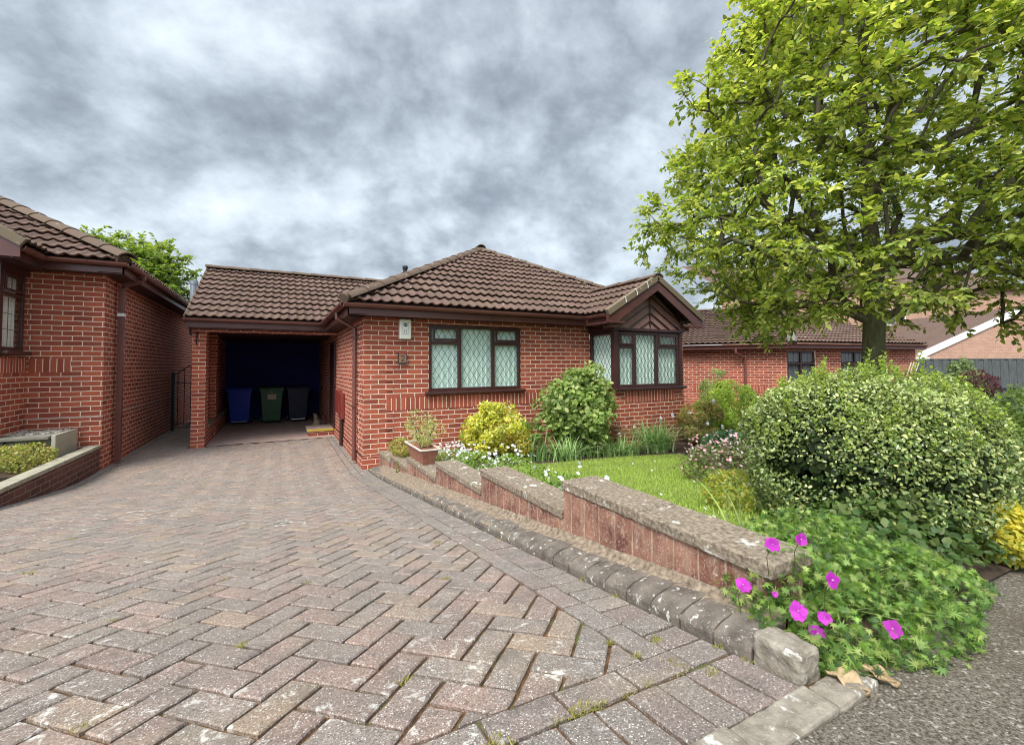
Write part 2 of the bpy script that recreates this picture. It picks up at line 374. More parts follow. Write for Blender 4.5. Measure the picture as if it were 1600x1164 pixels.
tag(sheet('ground', [-900, -200, -60, -20]+fr(-10, 12, 44)+[20, 60, 200, 900], [-900, -200, -40, -10]+fr(-4, 14, 36)+[20, 60, 200, 900],
          lambda x, y: G(x, y)-.07, M_soil), kind='structure')
tag(sheet('joint_bed', fr(-2.75, 1.34, 20), fr(.6, 14.5, 70), lambda x, y: G(x, y)-.011, M_bed), kind='structure')
tag(sheet('pavement', fr(-12, 1.27, 90)+fr(1.36, 16, 90), fr(-5, .574, 30)+fr(.61, .93, 5), lambda x, y: G(x, y)-.012, M_tarmac, mask=lambda x, y: y < .58 or x > 1.26), kind='structure')
tag(sheet('carport_floor', fr(-1.5, 1.13, 4), fr(10.42, 15.3, 6), lambda x, y: G(x, y)+.006, M_slab), kind='structure')
tag(sheet('flower_bed', fr(1.42, 12.5, 60), fr(.69, 9.3, 60), lambda x, y: GZ(x, y), M_soil), kind='structure')

# lawn outline and grass
def in_lawn(x, y):
    x0 = 2.05+.10*math.sin(y*2.1); y1 = 5.45+.12*math.sin(x*1.7)-.10*(x-2)
    x1 = 3.0+.72*(y-1.3) + .08*math.sin(y*3)
    return x > x0 and y < y1 and y > 1.3 and x < x1
tag(sheet('lawn', fr(1.9, 6.8, 130), fr(1.3, 5.8, 120), lambda x, y: GZ(x, y)+.012+.006*math.sin(x*3+y*2), M_turf, mask=in_lawn), kind='structure')

def np_mesh(name, V, F, C, m, parent=None, smooth=False):
    "V (n,3) F (k,3|4) C (n,3)"
    me = bpy.data.meshes.new(name); k = F.shape[1]
    me.vertices.add(len(V)); me.vertices.foreach_set('co', V.astype('f').ravel())
    me.loops.add(F.size); me.loops.foreach_set('vertex_index', F.astype('i').ravel())
    me.polygons.add(len(F)); me.polygons.foreach_set('loop_start', np.arange(0, F.size, k, dtype='i'))
    me.update(calc_edges=True)
    ca = me.color_attributes.new('Col', 'FLOAT_COLOR', 'POINT'); c = np.ones((len(V), 4), 'f'); c[:, :3] = C; ca.data.foreach_set('color', c.ravel())
    return link(name, me, m, parent, smooth=smooth)
R_ = np.random.RandomState(11)
def unit(v): return v/np.maximum(np.linalg.norm(v, axis=-1, keepdims=True), 1e-9)
# leaf template: base, L1, M1, R1, L2, M2, R2, tip
def leaves(name, P, D, Nn, size, ratio, C, m, parent=None, fold=.10, droop=.12, shape='oval'):
    n = len(P); D = unit(D); Sd = unit(np.cross(Nn, D)); Nn = unit(np.cross(D, Sd))
    size = np.broadcast_to(np.asarray(size, float), (n,))[:, None, None]; ratio = np.broadcast_to(np.asarray(ratio, float), (n,))
    if shape == 'oval': T = [(0, 0), (.33, -.44), (.33, 0), (.33, .44), (.72, -.36), (.72, 0), (.72, .36), (1, 0)]
    else: T = [(0, 0), (.3, -.5), (.3, 0), (.3, .5), (.65, -.3), (.65, 0), (.65, .3), (1, 0)]
    T = np.array(T); tx = T[:, 0]; ty = T[:, 1][None, :]*ratio[:, None]; tz = np.abs(ty)*fold*2-droop*tx**2
    V = P[:, None, :]+size*(tx[None, :, None]*D[:, None, :]+ty[:, :, None]*Sd[:, None, :]+tz[:, :, None]*Nn[:, None, :])
    F4 = np.array([(0, 1, 2, 2), (0, 2, 3, 3), (2, 1, 4, 5), (2, 5, 6, 3), (5, 4, 7, 7), (5, 7, 6, 6)])
    tri = np.array([(0, 1, 2), (0, 2, 3), (2, 1, 4), (2, 4, 5), (2, 5, 6), (2, 6, 3), (5, 4, 7), (5, 7, 6)])
    F = (tri[None]+(np.arange(n)*8)[:, None, None]).reshape(-1, 3)
    CC = np.repeat(C[:, None, :], 8, 1)*np.array([.92, 1, .92, 1, 1, .95, 1, 1.03])[None, :, None]
    return np_mesh(name, V.reshape(-1, 3), F, CC.reshape(-1, 3), m, parent)
def cols(n, pal, w=None, jit=.12):
    pal = np.array(pal); i = R_.choice(len(pal), n, p=w); c = pal[i]*(1+jit*R_.randn(n, 1))
    return np.clip(c, .002, 1)
def blades(name, P, H, Wd, lean, C, m, parent=None, seg=1):
    n = len(P); az = R_.rand(n)*2*math.pi; d = np.stack([np.cos(az), np.sin(az), 0*az], 1); s = np.stack([-np.sin(az), np.cos(az), 0*az], 1)
    lean = np.broadcast_to(lean, (n,)); L = []; F = []
    for k in range(seg+1):
        t = k/seg; w = Wd*(1-t)**.6 if k < seg else 0*Wd
        c = P+d*(lean*H*t*t)[:, None]+np.array([0, 0, 1])*(H*t*(1-.35*np.minimum(lean, 1.3)*t))[:, None]
        L.append(c-s*w[:, None]/2)
        L.append(c+s*w[:, None]/2)
    V = np.stack(L, 1); nv = 2*(seg+1); base = (np.arange(n)*nv)[:, None]
    for k in range(seg): F.append(np.concatenate([base+2*k, base+2*k+1, base+2*k+3, base+2*k+2], 1))
    return np_mesh(name, V.reshape(-1, 3), np.concatenate(F), np.repeat(C[:, None], nv, 1).reshape(-1, 3), m, parent)
def grass():
    n = 170000; x = 1.9+R_.rand(n)*4.8; y = 1.3+R_.rand(n)*4.4
    dens = np.clip(2.2-.28*y, .6, 1.6)/1.6
    k = np.array([in_lawn(a, b) for a, b in zip(x, y)]) & (R_.rand(n) < dens); x = x[k]; y = y[k]; n = len(x)
    z = np.array([GZ(a, b) for a, b in zip(x, y)])+.012
    C = cols(n, [(.27, .37, .06), (.34, .43, .09), (.20, .30, .05), (.42, .44, .15)], [.4, .3, .2, .1], .15)
    patch = (np.sin(x*5.1+y*2)*np.sin(y*4.3-x)+1)*.07
    C = C*(1+patch[:, None])
    o = blades('lawn_grass', np.stack([x, y, z], 1), .018+.022*R_.rand(n), .0035+.003*R_.rand(n), R_.rand(n)*1.2, C, M_grass)
    tag(o, 'short bright green mown grass covering the sloping front lawn', 'grass', kind='stuff')
grass()

# ------------------------------------------------------------------ driveway pavers
def clip(poly, a, b, c):
    out = []
    for i in range(len(poly)):
        p, q = poly[i], poly[(i+1) % len(poly)]; dp = a*p[0]+b*p[1]-c; dq = a*q[0]+b*q[1]-c
        if dp <= 0: out.append(p)
        if (dp < 0 < dq) or (dq < 0 < dp):
            t = dp/(dp-dq); out.append((p[0]+(q[0]-p[0])*t, p[1]+(q[1]-p[1])*t))
    return out
def area(p): return .5*sum(p[i][0]*p[(i+1) % len(p)][1]-p[(i+1) % len(p)][0]*p[i][1] for i in range(len(p)))
def inset(p, d):
    q = p
    for i in range(len(p)):
        a, b = p[i], p[(i+1) % len(p)]; ex, ey = b[0]-a[0], b[1]-a[1]; L = math.hypot(ex, ey)
        if L < 1e-6: continue
        nx, ny = ey/L, -ex/L; q = clip(q, nx, ny, nx*a[0]+ny*a[1]-d)
        if len(q) < 3: return []
    return q
PAL = [(.315, .232, .195), (.295, .238, .20), (.33, .232, .192), (.28, .228, .197), (.325, .228, .188), (.355, .262, .195), (.295, .236, .20)]
GREY = [(.26, .222, .195), (.28, .236, .205), (.25, .215, .19), (.27, .21, .185)]
def paver(mb, poly, pal, gap=.0040):
    if area(poly) < 0: poly = poly[::-1]
    a = inset(poly, gap*(.85+.5*rnd.random()))
    if len(a) >= 3 and a[0][1] < 3.2:                 # chipped, uneven edges
        q = []
        for i in range(len(a)):
            p0, p1 = a[i], a[(i+1) % len(a)]; L = math.dist(p0, p1); k = max(1, int(L/.022)); nx, ny = (p1[1]-p0[1])/max(L, 1e-6), -(p1[0]-p0[0])/max(L, 1e-6)
            for j in range(k):
                e = rnd.uniform(-.0022, .0007) if j else rnd.uniform(-.003, 0); q.append((p0[0]+(p1[0]-p0[0])*j/k+nx*e, p0[1]+(p1[1]-p0[1])*j/k+ny*e))
        a = q; cx = sum(p[0] for p in a)/len(a); cy = sum(p[1] for p in a)/len(a); b = []
        for p in a: d_ = math.dist(p, (cx, cy)); f_ = 1-.0055/max(d_, .02); b.append((cx+(p[0]-cx)*f_, cy+(p[1]-cy)*f_))
        return paver_mesh(mb, a, b, pal)
    if len(a) < 3 or area(a) < .0006: return
    b = inset(a, .0045)
    if len(b) < 3: return
    paver_mesh(mb, a, b, pal)
def paver_mesh(mb, a, b, pal):
    if abs(area(a)) < .0006: return
    c = rnd.choice(pal); k = 1+.22*(rnd.random()-.5); c = tuple(x*k for x in c)
    dz = (rnd.random()-.5)*.004; tx = (rnd.random()-.5)*.012; ty = (rnd.random()-.5)*.012
    cx = sum(p[0] for p in b)/len(b); cy = sum(p[1] for p in b)/len(b)
    def z(p, d): return G(p[0], p[1])+dz+d+tx*(p[0]-cx)+ty*(p[1]-cy)
    base = len(mb.v); n = len(b)
    if len(a) != n: a = b
    for p in b: mb.v.append((p[0], p[1], z(p, 0)))
    for p in a: mb.v.append((p[0], p[1], z(p, -.004)))
    for p in a: mb.v.append((p[0], p[1], z(p, -.016)))
    mb.vc += [c]*(3*n)
    mb.f.append(tuple(range(base, base+n))); mb.uv += [(0, 0)]*n
    for r in (0, n):
        for i in range(n):
            j = (i+1) % n; mb.f.append((base+r+i, base+r+n+i, base+r+n+j, base+r+j)); mb.uv += [(0, 0)]*4
def driveway():
    mb = MB(); u = .1035; s2 = math.sqrt(.5); FX0, FX1, FY0, FY1 = -2.27, .94, .97, 13.8
    for i in range(-140, 200):
        for j in range(-140, 200):
            d = (i-j) % 4
            if d == 0: R = (i, j, i+2, j+1)
            elif d == 3: R = (i, j, i+1, j+2)
            else: continue
            poly = []
            for a, b in ((R[0], R[1]), (R[2], R[1]), (R[2], R[3]), (R[0], R[3])):
                poly.append(((a-b)*u*s2-.03, (a+b)*u*s2+1.02))
            xs = [p[0] for p in poly]; ys = [p[1] for p in poly]
            if max(xs) < FX0 or min(xs) > FX1 or max(ys) < FY0 or min(ys) > FY1: continue
            cx, cy = sum(xs)/4, sum(ys)/4
            if cy > 10.4 and -1.5 < cx < 1.2: continue
            for q in ((-1, 0, -FX0), (1, 0, FX1), (0, -1, -FY0), (0, 1, FY1)):
                if poly: poly = clip(poly, *q)
            if cy > 10.3 and -1.6 < cx < 1.3 and poly: poly = clip(poly, 0, 1, 10.42)
            if len(poly) >= 3: paver(mb, poly, PAL if cy > 1.2 else PAL+GREY)
    y = .97
    while y < 10.4:                                   # grey edging rows beside the kerb
        paver(mb, [(.94, y), (1.04, y), (1.04, y+.207), (.94, y+.207)], GREY); y += .207
    y = .87
    x1 = 1.19
    while y < 10.4:
        xx = x1 if y < 6.85 else 1.13
        paver(mb, [(1.04, y), (xx, y), (xx, y+.1035), (1.04, y+.1035)], GREY); y += .1035
    y = .97
    while y < 13.8:                                   # edging on the left
        paver(mb, [(-2.37, y), (-2.27, y), (-2.27, y+.207), (-2.37, y+.207)], GREY); y += .207
    x = 1.04
    while x > -2: paver(mb, [(x-.207, .867), (x, .867), (x, .97), (x-.207, .97)], GREY); x -= .207
    x = 1.19
    while x > -2: paver(mb, [(x-.1035, .665), (x, .665), (x, .867), (x-.1035, .867)], GREY); x -= .1035
    o = mb.build('driveway', M_paver, recalc=False); tag(o, kind='structure')
driveway()

def weeds():
    n = 0; P = []
    for i in range(46):
        y = .8+4.2*rnd.random()**1.7; x = -.4*y+(1.2+.4*y)*rnd.random(); 
        if i < 12: y = .868+.01*rnd.random(); x = .35+.75*rnd.random()
        if 12 <= i < 22: x = 1.19; y = .8+3*rnd.random()
        r = .010+.02*rnd.random()
        for k in range(int(50*r/.02)):
            a = rnd.random()*6.283; q = r*math.sqrt(rnd.random()); P.append((x+q*math.cos(a)*(1.6 if i < 12 else 1), y+q*math.sin(a)*.7, G(x, y)-.004))
    P = np.array(P); n = len(P)
    o = blades('joint_moss', P, .006+.014*R_.rand(n), .002+.002*R_.rand(n), R_.rand(n)*1.5, cols(n, [(.28, .26, .05), (.20, .19, .04), (.36, .33, .12)]), M_grass)
    tag(o, 'small yellow green moss and weeds growing in the paver joints', 'moss', kind='stuff')
weeds()

# ------------------------------------------------------------------ kerb, kerb stones, garden wall
kb = empty('kerb', (1.2, 3.8, .2), 'low weathered grey lichen spotted kerb of rounded blocks running down the right side of the driveway', 'kerb')
mb = MB(); y = .805
prof = [(0, -.03), (0, .026), (.008, .038), (.026, .050), (.05, .058), (.085, .064), (.158, .070), (.158, -.03)]
i = 0
while y < 6.62:
    L = .128; g = .003; x0 = 1.19+.003*rnd.uniform(-1, 1)+(0 if y < 6 else (6-y)*.02); dz = rnd.uniform(-.003, .003)
    if abs(y % 1.03) < .1: g = .002
    a = (x0, y+g, G(1.2, y)+dz); b = (x0, y+L-g, G(1.2, y+L)+dz)
    mb.extrude(prof, a, b, (1, 0, 0), (0, 0, 1)); y += L
mb.build('kerb_row', M_kerb, kb, bevel=.004)
mb = MB(); mb.extrude([(.01, -.03), (.01, .03), (.150, .070), (.158, .080), (.172, .096), (.172, -.03)], (1.19, .81, G(1.2, .81)), (1.19, 6.6, G(1.2, 6.6)), (1, 0, 0), (0, 0, 1)); rough(mb.build('mortar_bedding', M_mort, kb), .012, .05, 6)
ks = MB(); ks.box((1.186, .672, G(1.2, .7)-.03), (1.285, .80, G(1.2, .7)+.074)); tag(rough(ks.build('kerb_stone', M_kerbl, bevel=.012), .018, .05), 'rough pale concrete block ending the rounded kerb beside the purple flowers', 'kerb stone')
x = 1.175; lens = [.30, .33, .31, .34, .30, .33, .32, .31, .34, .30, .33]
for k, Ls in enumerate(lens):
    m = MB(); m.box((x-Ls+.004, .575, G(x-Ls/2, .62)-.05), (x, .66, G(x-Ls/2, .62)+.004+.003*(k % 2)))
    tag(rough(m.build('edging_stone', M_kerbl, bevel=.006), .008, .04), 'pale flush edging stone laid along the pavement, nearest the kerb end' if k == 0 else 'pale flush edging stone at the foot of the driveway, further from the kerb end', 'edging stone', 'flush edging stones')
    x -= Ls
m = MB(); m.box((1.18, .575, G(1.25, .62)-.05), (1.37, .655, G(1.25, .62)+.012)); tag(rough(m.build('edging_stone', M_kerbl, bevel=.012), .012, .04), 'weathered edging stone tucked under the flowers and dead leaves', 'edging stone', 'flush edging stones')

gw = empty('garden_wall', (1.45, 3.5, .3), 'low stepped garden wall of flaking red brick under rough stone copings', 'garden wall')
steps = [(.88, 1.976, .93), (1.976, 3.064, .772), (3.064, 4.14, .620), (4.14, 5.22, .472), (5.22, 6.10, .345), (6.10, 6.88, .262)]
for k, (y0, y1, zt) in enumerate(steps):
    m = MB(); m.box((1.360, y0+(.0 if k else -.015), G(1.3, y1)-.08), (1.56, y1-.001*k, zt-.050)); m.build('brick_course', M_gwall, gw)
    cuts = {0: [.835, 1.415, 1.985]}.get(k, [y0+.004, y0+.004+(y1-y0)*rnd.uniform(.4, .6), y1+.008])
    for a, b in zip(cuts, cuts[1:]):
        m = MB(); m.box((1.35+rnd.uniform(-.003, .003), a+.003, zt-.048), (1.575, b-.003, zt+rnd.uniform(-.002, .002))); rough(m.build('coping_stone', M_cope, gw, bevel=.006), .009, .04, 4)

# ------------------------------------------------------------------ roofs
PR = .155; GA = .325
def tiles(name, O, U, Vv, poly, m, parent, seed=1, du=PR/8):
    O = Vector(O); U = Vector(U).normalized(); Vv = Vector(Vv).normalized(); N = U.cross(Vv).normalized()
    if N.z < 0: N = -N
    us = [p[0] for p in poly]; vs = [p[1] for p in poly]; u0, u1, v0, v1 = min(us), max(us), min(vs), max(vs)
    bm = bmesh.new(); cl = bm.verts.layers.float_color.new('Col'); rr = random.Random(seed)
    nu = int((u1-u0)/du)+2; k = 0
    def pf(u): t = (u/PR) % 1.0; return .030*(.5+.5*math.cos(2*math.pi*t))**1.5
    while v0+k*GA < v1:
        a = v0+k*GA; b = a+GA; tc = {}
        rows = []
        for (vv, off) in ((a+.055, -.001), (a+.002, .028), (a, .046), (a+.02, .047), (b+.012, .004)):
            row = []
            for i in range(nu):
                u = u0+i*du; t = int(u/(2*PR))
                if t not in tc: q = 1+rr.uniform(-.16, .16); tc[t] = (q, q*(1+rr.uniform(-.04, .04)), q*(1+rr.uniform(-.05, .05)), rr.uniform(-.004, .004), rr.uniform(-.005, .005))
                c = tc[t]; h = pf(u)+off+c[3]
                w = bm.verts.new((u, vv+(c[4] if .02 < off else 0), h)); w[cl] = (c[0], c[1], c[2], 1); row.append(w)
            rows.append(row)
        for r0, r1 in zip(rows, rows[1:]):
            for i in range(nu-1): bm.faces.new((r0[i], r0[i+1], r1[i+1], r1[i]))
        k += 1
    pts = [Vector((p[0], p[1], -.014)) for p in poly]; w = [bm.verts.new(p) for p in pts]
    for q in w: q[cl] = (.6, .6, .6, 1)
    if area(poly) < 0: poly = poly[::-1]
    for i in range(len(poly)):
        a, b = poly[i], poly[(i+1) % len(poly)]; ex, ey = b[0]-a[0], b[1]-a[1]; L = math.hypot(ex, ey)
        if abs(ey) < 1e-6 and ey == 0 and a[1] == v0: continue
        geom = bm.verts[:]+bm.edges[:]+bm.faces[:]
        bmesh.ops.bisect_plane(bm, geom=geom, plane_co=(a[0], a[1], 0), plane_no=(ey/L, -ex/L, 0), clear_outer=True, dist=1e-5)
    bm.faces.new([bm.verts.new(p) for p in pts])
    mt = Matrix((U, Vv, N)).transposed().to_4x4(); mt.translation = O; bmesh.ops.transform(bm, matrix=mt, verts=bm.verts)
    me = bpy.data.meshes.new(name); bm.to_mesh(me); bm.free(); return link(name, me, m, parent)
def ridge(name, a, b, parent, m=None, r=.115, L=.43, ang=1.15):
    a = Vector(a); b = Vector(b); d = (b-a).normalized(); side = d.cross(Vector((0, 0, 1))).normalized(); u = side.cross(d).normalized()
    tot = (b-a).length; n = max(1, int(tot/L)); L = tot/n; mb = MB()
    for i in range(n):
        c = 1+rnd.uniform(-.15, .15); r0 = r+.012; r1 = r-.004
        p0 = a+d*(i*L-.012); p1 = a+d*((i+1)*L+.012); K = 9; base = len(mb.v)
        for (p, rr) in ((p0, r0), (p1, r1), (p1, r1-.018), (p0, r0-.02)):
            for k in range(K+1):
                t = -ang+2*ang*k/K; mb.v.append(tuple(p+side*math.sin(t)*rr*1.12+u*(math.cos(t)*rr-.045))); mb.vc.append((c, c, c))
        for q in range(4):
            q2 = (q+1) % 4
            for k in range(K): mb.f.append((base+q*(K+1)+k, base+q*(K+1)+k+1, base+q2*(K+1)+k+1, base+q2*(K+1)+k)); mb.uv += [(0, 0)]*4
        for k in (0, K): mb.f.append(tuple(base+q*(K+1)+k for q in range(4))); mb.uv += [(0, 0)]*4
    return mb.build(name, m or M_ridge, parent)
GUT = [(math.sin(t)*.056, -math.cos(t)*.056) for t in [math.pi/2*(-1+2*k/8) for k in range(9)]]
GUT = GUT+[(.05, 0.0), (.05, -.003)]+[(math.sin(t)*.050, -math.cos(t)*.050) for t in [math.pi/2*(1-2*k/8) for k in range(9)]]
def gutter(parent, segs, z, name='gutter'):
    "segs: list of (a, b) xy; open half round trough with clips"
    mb = MB()
    for a, b in segs:
        a = V3(*a, z); b = V3(*b, z); d = (b-a).normalized(); s = d.cross(V3(0, 0, 1)); mb.extrude(GUT, a, b, s, (0, 0, 1))
        L = (b-a).length; n = max(1, round(L/.95))
        for i in range(n):
            c = a+d*(L*(i+.5)/n)
            P = [(math.sin(t)*.062, -math.cos(t)*.062+.003) for t in [math.pi/2*(-1+2*k/8) for k in range(9)]]
            mb.extrude(P, c-d*.014, c+d*.014, s, (0, 0, 1))
    return mb.build(name, M_gutter, parent, smooth=False)

# ------------------------------------------------------------------ windows
def seg_clip(p, q, x0, y0, x1, y1):
    t0, t1 = 0, 1; dx, dy = q[0]-p[0], q[1]-p[1]
    for pp, qq in ((-dx, p[0]-x0), (dx, x1-p[0]), (-dy, p[1]-y0), (dy, y1-p[1])):
        if abs(pp) < 1e-9:
            if qq < 0: return None
            continue
        r = qq/pp
        if pp < 0: t0 = max(t0, r)
        else: t1 = min(t1, r)
    if t0 >= t1: return None
    return (p[0]+dx*t0, p[1]+dy*t0), (p[0]+dx*t1, p[1]+dy*t1)
def window(parent, O, U, Nn, w, h, lights, mullions, transoms, curtain=M_curtain, lead='diamond', name='window', sill=True, fw=.055, depth=.07, label=None, ext=.06, cw=1.0):
    """O lower-left corner on the wall face, U along, Nn outward. lights: (x0,z0,x1,z1,opening)"""
    O = Vector(O); U = Vector(U); Nn = Vector(Nn); Z = V3(0, 0, 1)
    mt = Matrix((U, Z, Nn)).transposed().to_4x4(); mt.translation = O
    fr_ = MB(); d0, d1 = -depth, -.012
    fr_.box((0, 0, d0), (fw, h, d1), mt); fr_.box((w-fw, 0, d0), (w, h, d1), mt); fr_.box((fw, 0, d0), (w-fw, fw, d1), mt); fr_.box((fw, h-fw, d0), (w-fw, h, d1), mt)
    for x in mullions: fr_.box((x-.03, fw, d0), (x+.03, h-fw, d1+.002), mt)
    for x0, x1, z in transoms: fr_.box((x0, z-.03, d0), (x1, z+.03, d1+.001), mt)
    for x0, z0, x1, z1, op in lights:
        if op:
            e = .030; f2 = .007
            fr_.box((x0-e, z0-e, d1), (x0+f2, z1+e, d1+.022), mt); fr_.box((x1-f2, z0-e, d1), (x1+e, z1+e, d1+.022), mt)
            fr_.box((x0+f2, z0-e, d1), (x1-f2, z0+f2, d1+.022), mt); fr_.box((x0+f2, z1-f2, d1), (x1-f2, z1+e, d1+.022), mt)
    wo = fr_.build(name, M_frame, parent, bevel=.006)
    if label: wo['label'] = label
    gl = MB(); ld = MB()
    for x0, z0, x1, z1, op in lights:
        gz = -.030 if not op else -.006
        gl.face([mt @ V3(x0-.004, z0-.004, gz), mt @ V3(x1+.004, z0-.004, gz), mt @ V3(x1+.004, z1+.004, gz), mt @ V3(x0-.004, z1+.004, gz)])
        sx, sz = .112*cw, .185; lw = .0055; cx = (x0+x1)/2
        if lead == 'diamond':
            K = int((x1-x0+(z1-z0)*sx/sz)/sx)+3
            for k in range(-K, K+1):
                for sg in (1, -1):
                    p = (cx+k*sx, z1+.06); q = (cx+k*sx-sg*(z1-z0+.2)*sx/sz, z1+.06-(z1-z0+.2)); s = seg_clip(p, q, x0, z0, x1, z1)
                    if s:
                        a = mt @ V3(*s[0], gz+.002); b = mt @ V3(*s[1], gz+.002); ld.bar(a, b, lw, .004, Nn)
        else:
            nx = max(1, round((x1-x0)/.17)); nz = max(1, round((z1-z0)/.24))
            for k in range(1, nx): ld.bar(mt @ V3(x0+(x1-x0)*k/nx, z0, gz+.002), mt @ V3(x0+(x1-x0)*k/nx, z1, gz+.002), lw*1.4, .004, Nn)
            for k in range(1, nz): ld.bar(mt @ V3(x0, z0+(z1-z0)*k/nz, gz+.002), mt @ V3(x1, z0+(z1-z0)*k/nz, gz+.002), lw*1.4, .004, Nn)
    gl.build('pane', M_glass, wo, recalc=False); ld.build('leading', M_lead, wo)
    cu_ = MB(); n = int(w/.012); pts = []
    for i in range(n+1):
        x = .02+(w-.04)*i/n; t = (x/.089) % 1.0; pts.append((x, -.085-.030*t-.006*math.sin(x*7)))
    for (a, b) in zip(pts, pts[1:]): cu_.face([mt @ V3(a[0], .01, a[1]), mt @ V3(b[0], .01, b[1]), mt @ V3(b[0], h-.01, b[1]), mt @ V3(a[0], h-.01, a[1])])
    cu_.build('blind', curtain, wo, recalc=False)
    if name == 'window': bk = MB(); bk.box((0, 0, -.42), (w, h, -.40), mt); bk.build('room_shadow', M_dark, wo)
    if sill:
        s_ = MB(); s_.box((-ext, -.052, -depth), (w+ext, -.002, .075), mt); s_.build('sill', M_frame, wo, bevel=.012)
    return wo

# ------------------------------------------------------------------ main bungalow
X0, X1, Y0 = 1.13, 8.03, 6.91
H = empty('bungalow', (4.6, 9, 0), 'red brick bungalow with hipped pantile roof, diamond leaded windows and a gabled bay', 'house')
ZE = 2.30
mb = MB(); sd = MB()
wx0, wx1, wz0, wz1 = 2.143, 3.856, 1.13, 2.225
def sil(mb, a, b, z0, z1, u0, rot=False): mb.wall(a, b, z0, z1, u0, rot)
mb.wall((X0, Y0), (wx0, Y0), .182, ZE, 0); mb.wall((wx1, Y0), (5.41, Y0), .0, ZE, wx1-X0); mb.wall((7.14, Y0), (X1, Y0), 0, ZE, 6.0)
sx0 = 1.475
mb.wall((wx0, Y0), (wx1, Y0), .0, .86, wx0-X0)
mb.wall((wx0, Y0), (wx1, Y0), 1.05, wz0, wx0-X0)
mb.wall((wx0, Y0), (wx1, Y0), wz1, ZE, wx0-X0)
mb.wall((X0, 22), (X0, Y0), .182, ZE, 0)                                   # side wall to the drive
mb.wall((X1, Y0), (X1, 22), 0, ZE, 0)
mb.wall((X0-.012, 22), (X0-.012, Y0-.012), -.1, .182, 0); mb.wall((X0-.012, Y0-.012), (1.9, Y0-.012), -.1, .182, .03)
mb.face([(X0-.012, Y0-.012, .182), (1.9, Y0-.012, .182), (1.9, Y0, .182), (X0-.012, Y0, .182)], [(0, .07)]*4)
for (a, b) in (((wx0, Y0), (wx0, Y0+.12)), ((wx1, Y0+.12), (wx1, Y0))): mb.wall(a, b, wz0, wz1, 0)
# projecting bay base
bx0, bx1, by = 5.40, 7.15, 6.17
mb.wall((bx0, Y0), (bx0, by), 0, 1.075, .1); mb.wall((bx1, by), (bx1, Y0), 0, 1.075, 0)
mb.wall((bx0, by), (bx1, by), 0, .86, 0); mb.wall((bx0, by), (bx0+.225, by), .86, 1.075, 0); mb.wall((bx1-.225, by), (bx1, by), .86, 1.075, 1.575)
mb.face([(bx0, by, 1.075), (bx1, by, 1.075), (bx1, Y0, 1.075), (bx0, Y0, 1.075)])
for k in range(13):                                            # toothed quoin bricks standing slightly proud
    z = .262+k*.15
    if z < 2.2 and not (.83 < z < 1.06): mb.box((X0+.34, Y0-.014, z), (X0+.44, Y0+.02, z+.065))
    if z < 2.2: mb.box((X0-.014, Y0+.36, z), (X0+.02, Y0+.46, z+.065))
wallo = mb.build('wall', M_brick, H, recalc=False)
sd.wall((sx0, Y0-.003), (wx1+.6, Y0-.003), .858, 1.052, 0, True); sd.wall((bx0+.225, by-.003), (bx1-.225, by-.003), .858, 1.075, 0, True)
sd.build('soldier_course', M_sold, H, recalc=False)
window(H, (wx0, Y0, wz0), (1, 0, 0), (0, -1, 0), wx1-wx0, wz1-wz0,
       [(.075, .075, .505, .755, 0), (.585, .075, 1.125, 1.03, 0), (1.205, .075, 1.64, .755, 0), (.10, .862, .475, 1.025, 1), (1.235, .862, 1.61, 1.025, 1)],
       [.545, 1.165], [(.055, .515, .80), (1.195, 1.66, .80)])
bh = 1.04
BW = window(H, (bx0+.075, by, 1.13), (1, 0, 0), (0, -1, 0), bx1-bx0-.15, bh,
       [(.05, .07, .385, .72, 0), (.465, .07, .955, .99, 0), (1.035, .07, 1.54, .72, 0), (.085, .815, .360, .965, 1), (1.065, .815, 1.51, .965, 1)],
       [.425, .995], [(.055, .395, .755), (1.025, 1.545, .755)], name='bay_window', ext=.12, cw=.9)
window(H, (bx0, Y0, 1.13), (0, -1, 0), (-1, 0, 0), Y0-by-.07, bh, [(.07, .06, .60, .98, 0)], [], [], name='bay_side_window', ext=.0, cw=.9)
window(H, (bx1, by+.07, 1.13), (0, 1, 0), (1, 0, 0), Y0-by-.07, bh, [(.07, .06, .60, .98, 0)], [], [], name='bay_side_window', ext=.0, cw=.9)
for x in (bx0-.004, bx1-.078): m = MB(); m.box((x, by-.004, 1.08), (x+.082, by+.08, 2.19)); m.build('corner_post', M_frame, H, bevel=.008)
# roof
EX0, EX1, EY, EZ = .86, 8.30, 6.64, 2.475
rise = 4.56-EZ; hw = (EX1-EX0)/2; sl = math.hypot(hw, rise); cosr, sinr = hw/sl, rise/sl
AP = (EX0+hw, EY+hw, 4.56)
RF = tiles('roof', (EX0, EY, EZ), (1, 0, 0), (0, cosr, sinr), [(0, 0), (2*hw, 0), (hw, sl)], M_tile, H, 3)
tiles('side_slope', (EX0, 22, EZ), (0, -1, 0), (cosr, 0, sinr), [(0, 0), (22-EY, 0), (22-EY-hw, sl), (0, sl)], M_tile, RF, 4)
m = MB(); m.face([(EX1, EY, EZ), (EX1, 22, EZ), (AP[0], 22, AP[2]), AP]); m.build('far_slope', M_tile, RF, recalc=False)
ridge('hip_tiles', (EX0-.03, EY-.03, EZ+.05), AP, RF); ridge('hip_tiles', (EX1+.03, EY-.03, EZ+.05), AP, RF); ridge('ridge_tiles', (AP[0], AP[1]-.1, AP[2]+.03), (AP[0], 22, AP[2]+.03), RF)
m = MB(); m.tube([(EX0-.06, EY-.06, EZ+.04), (EX0+.02, EY+.02, EZ+.10)], [.07, .085], 12); m.build('hip_end_mortar', M_ridge, RF)
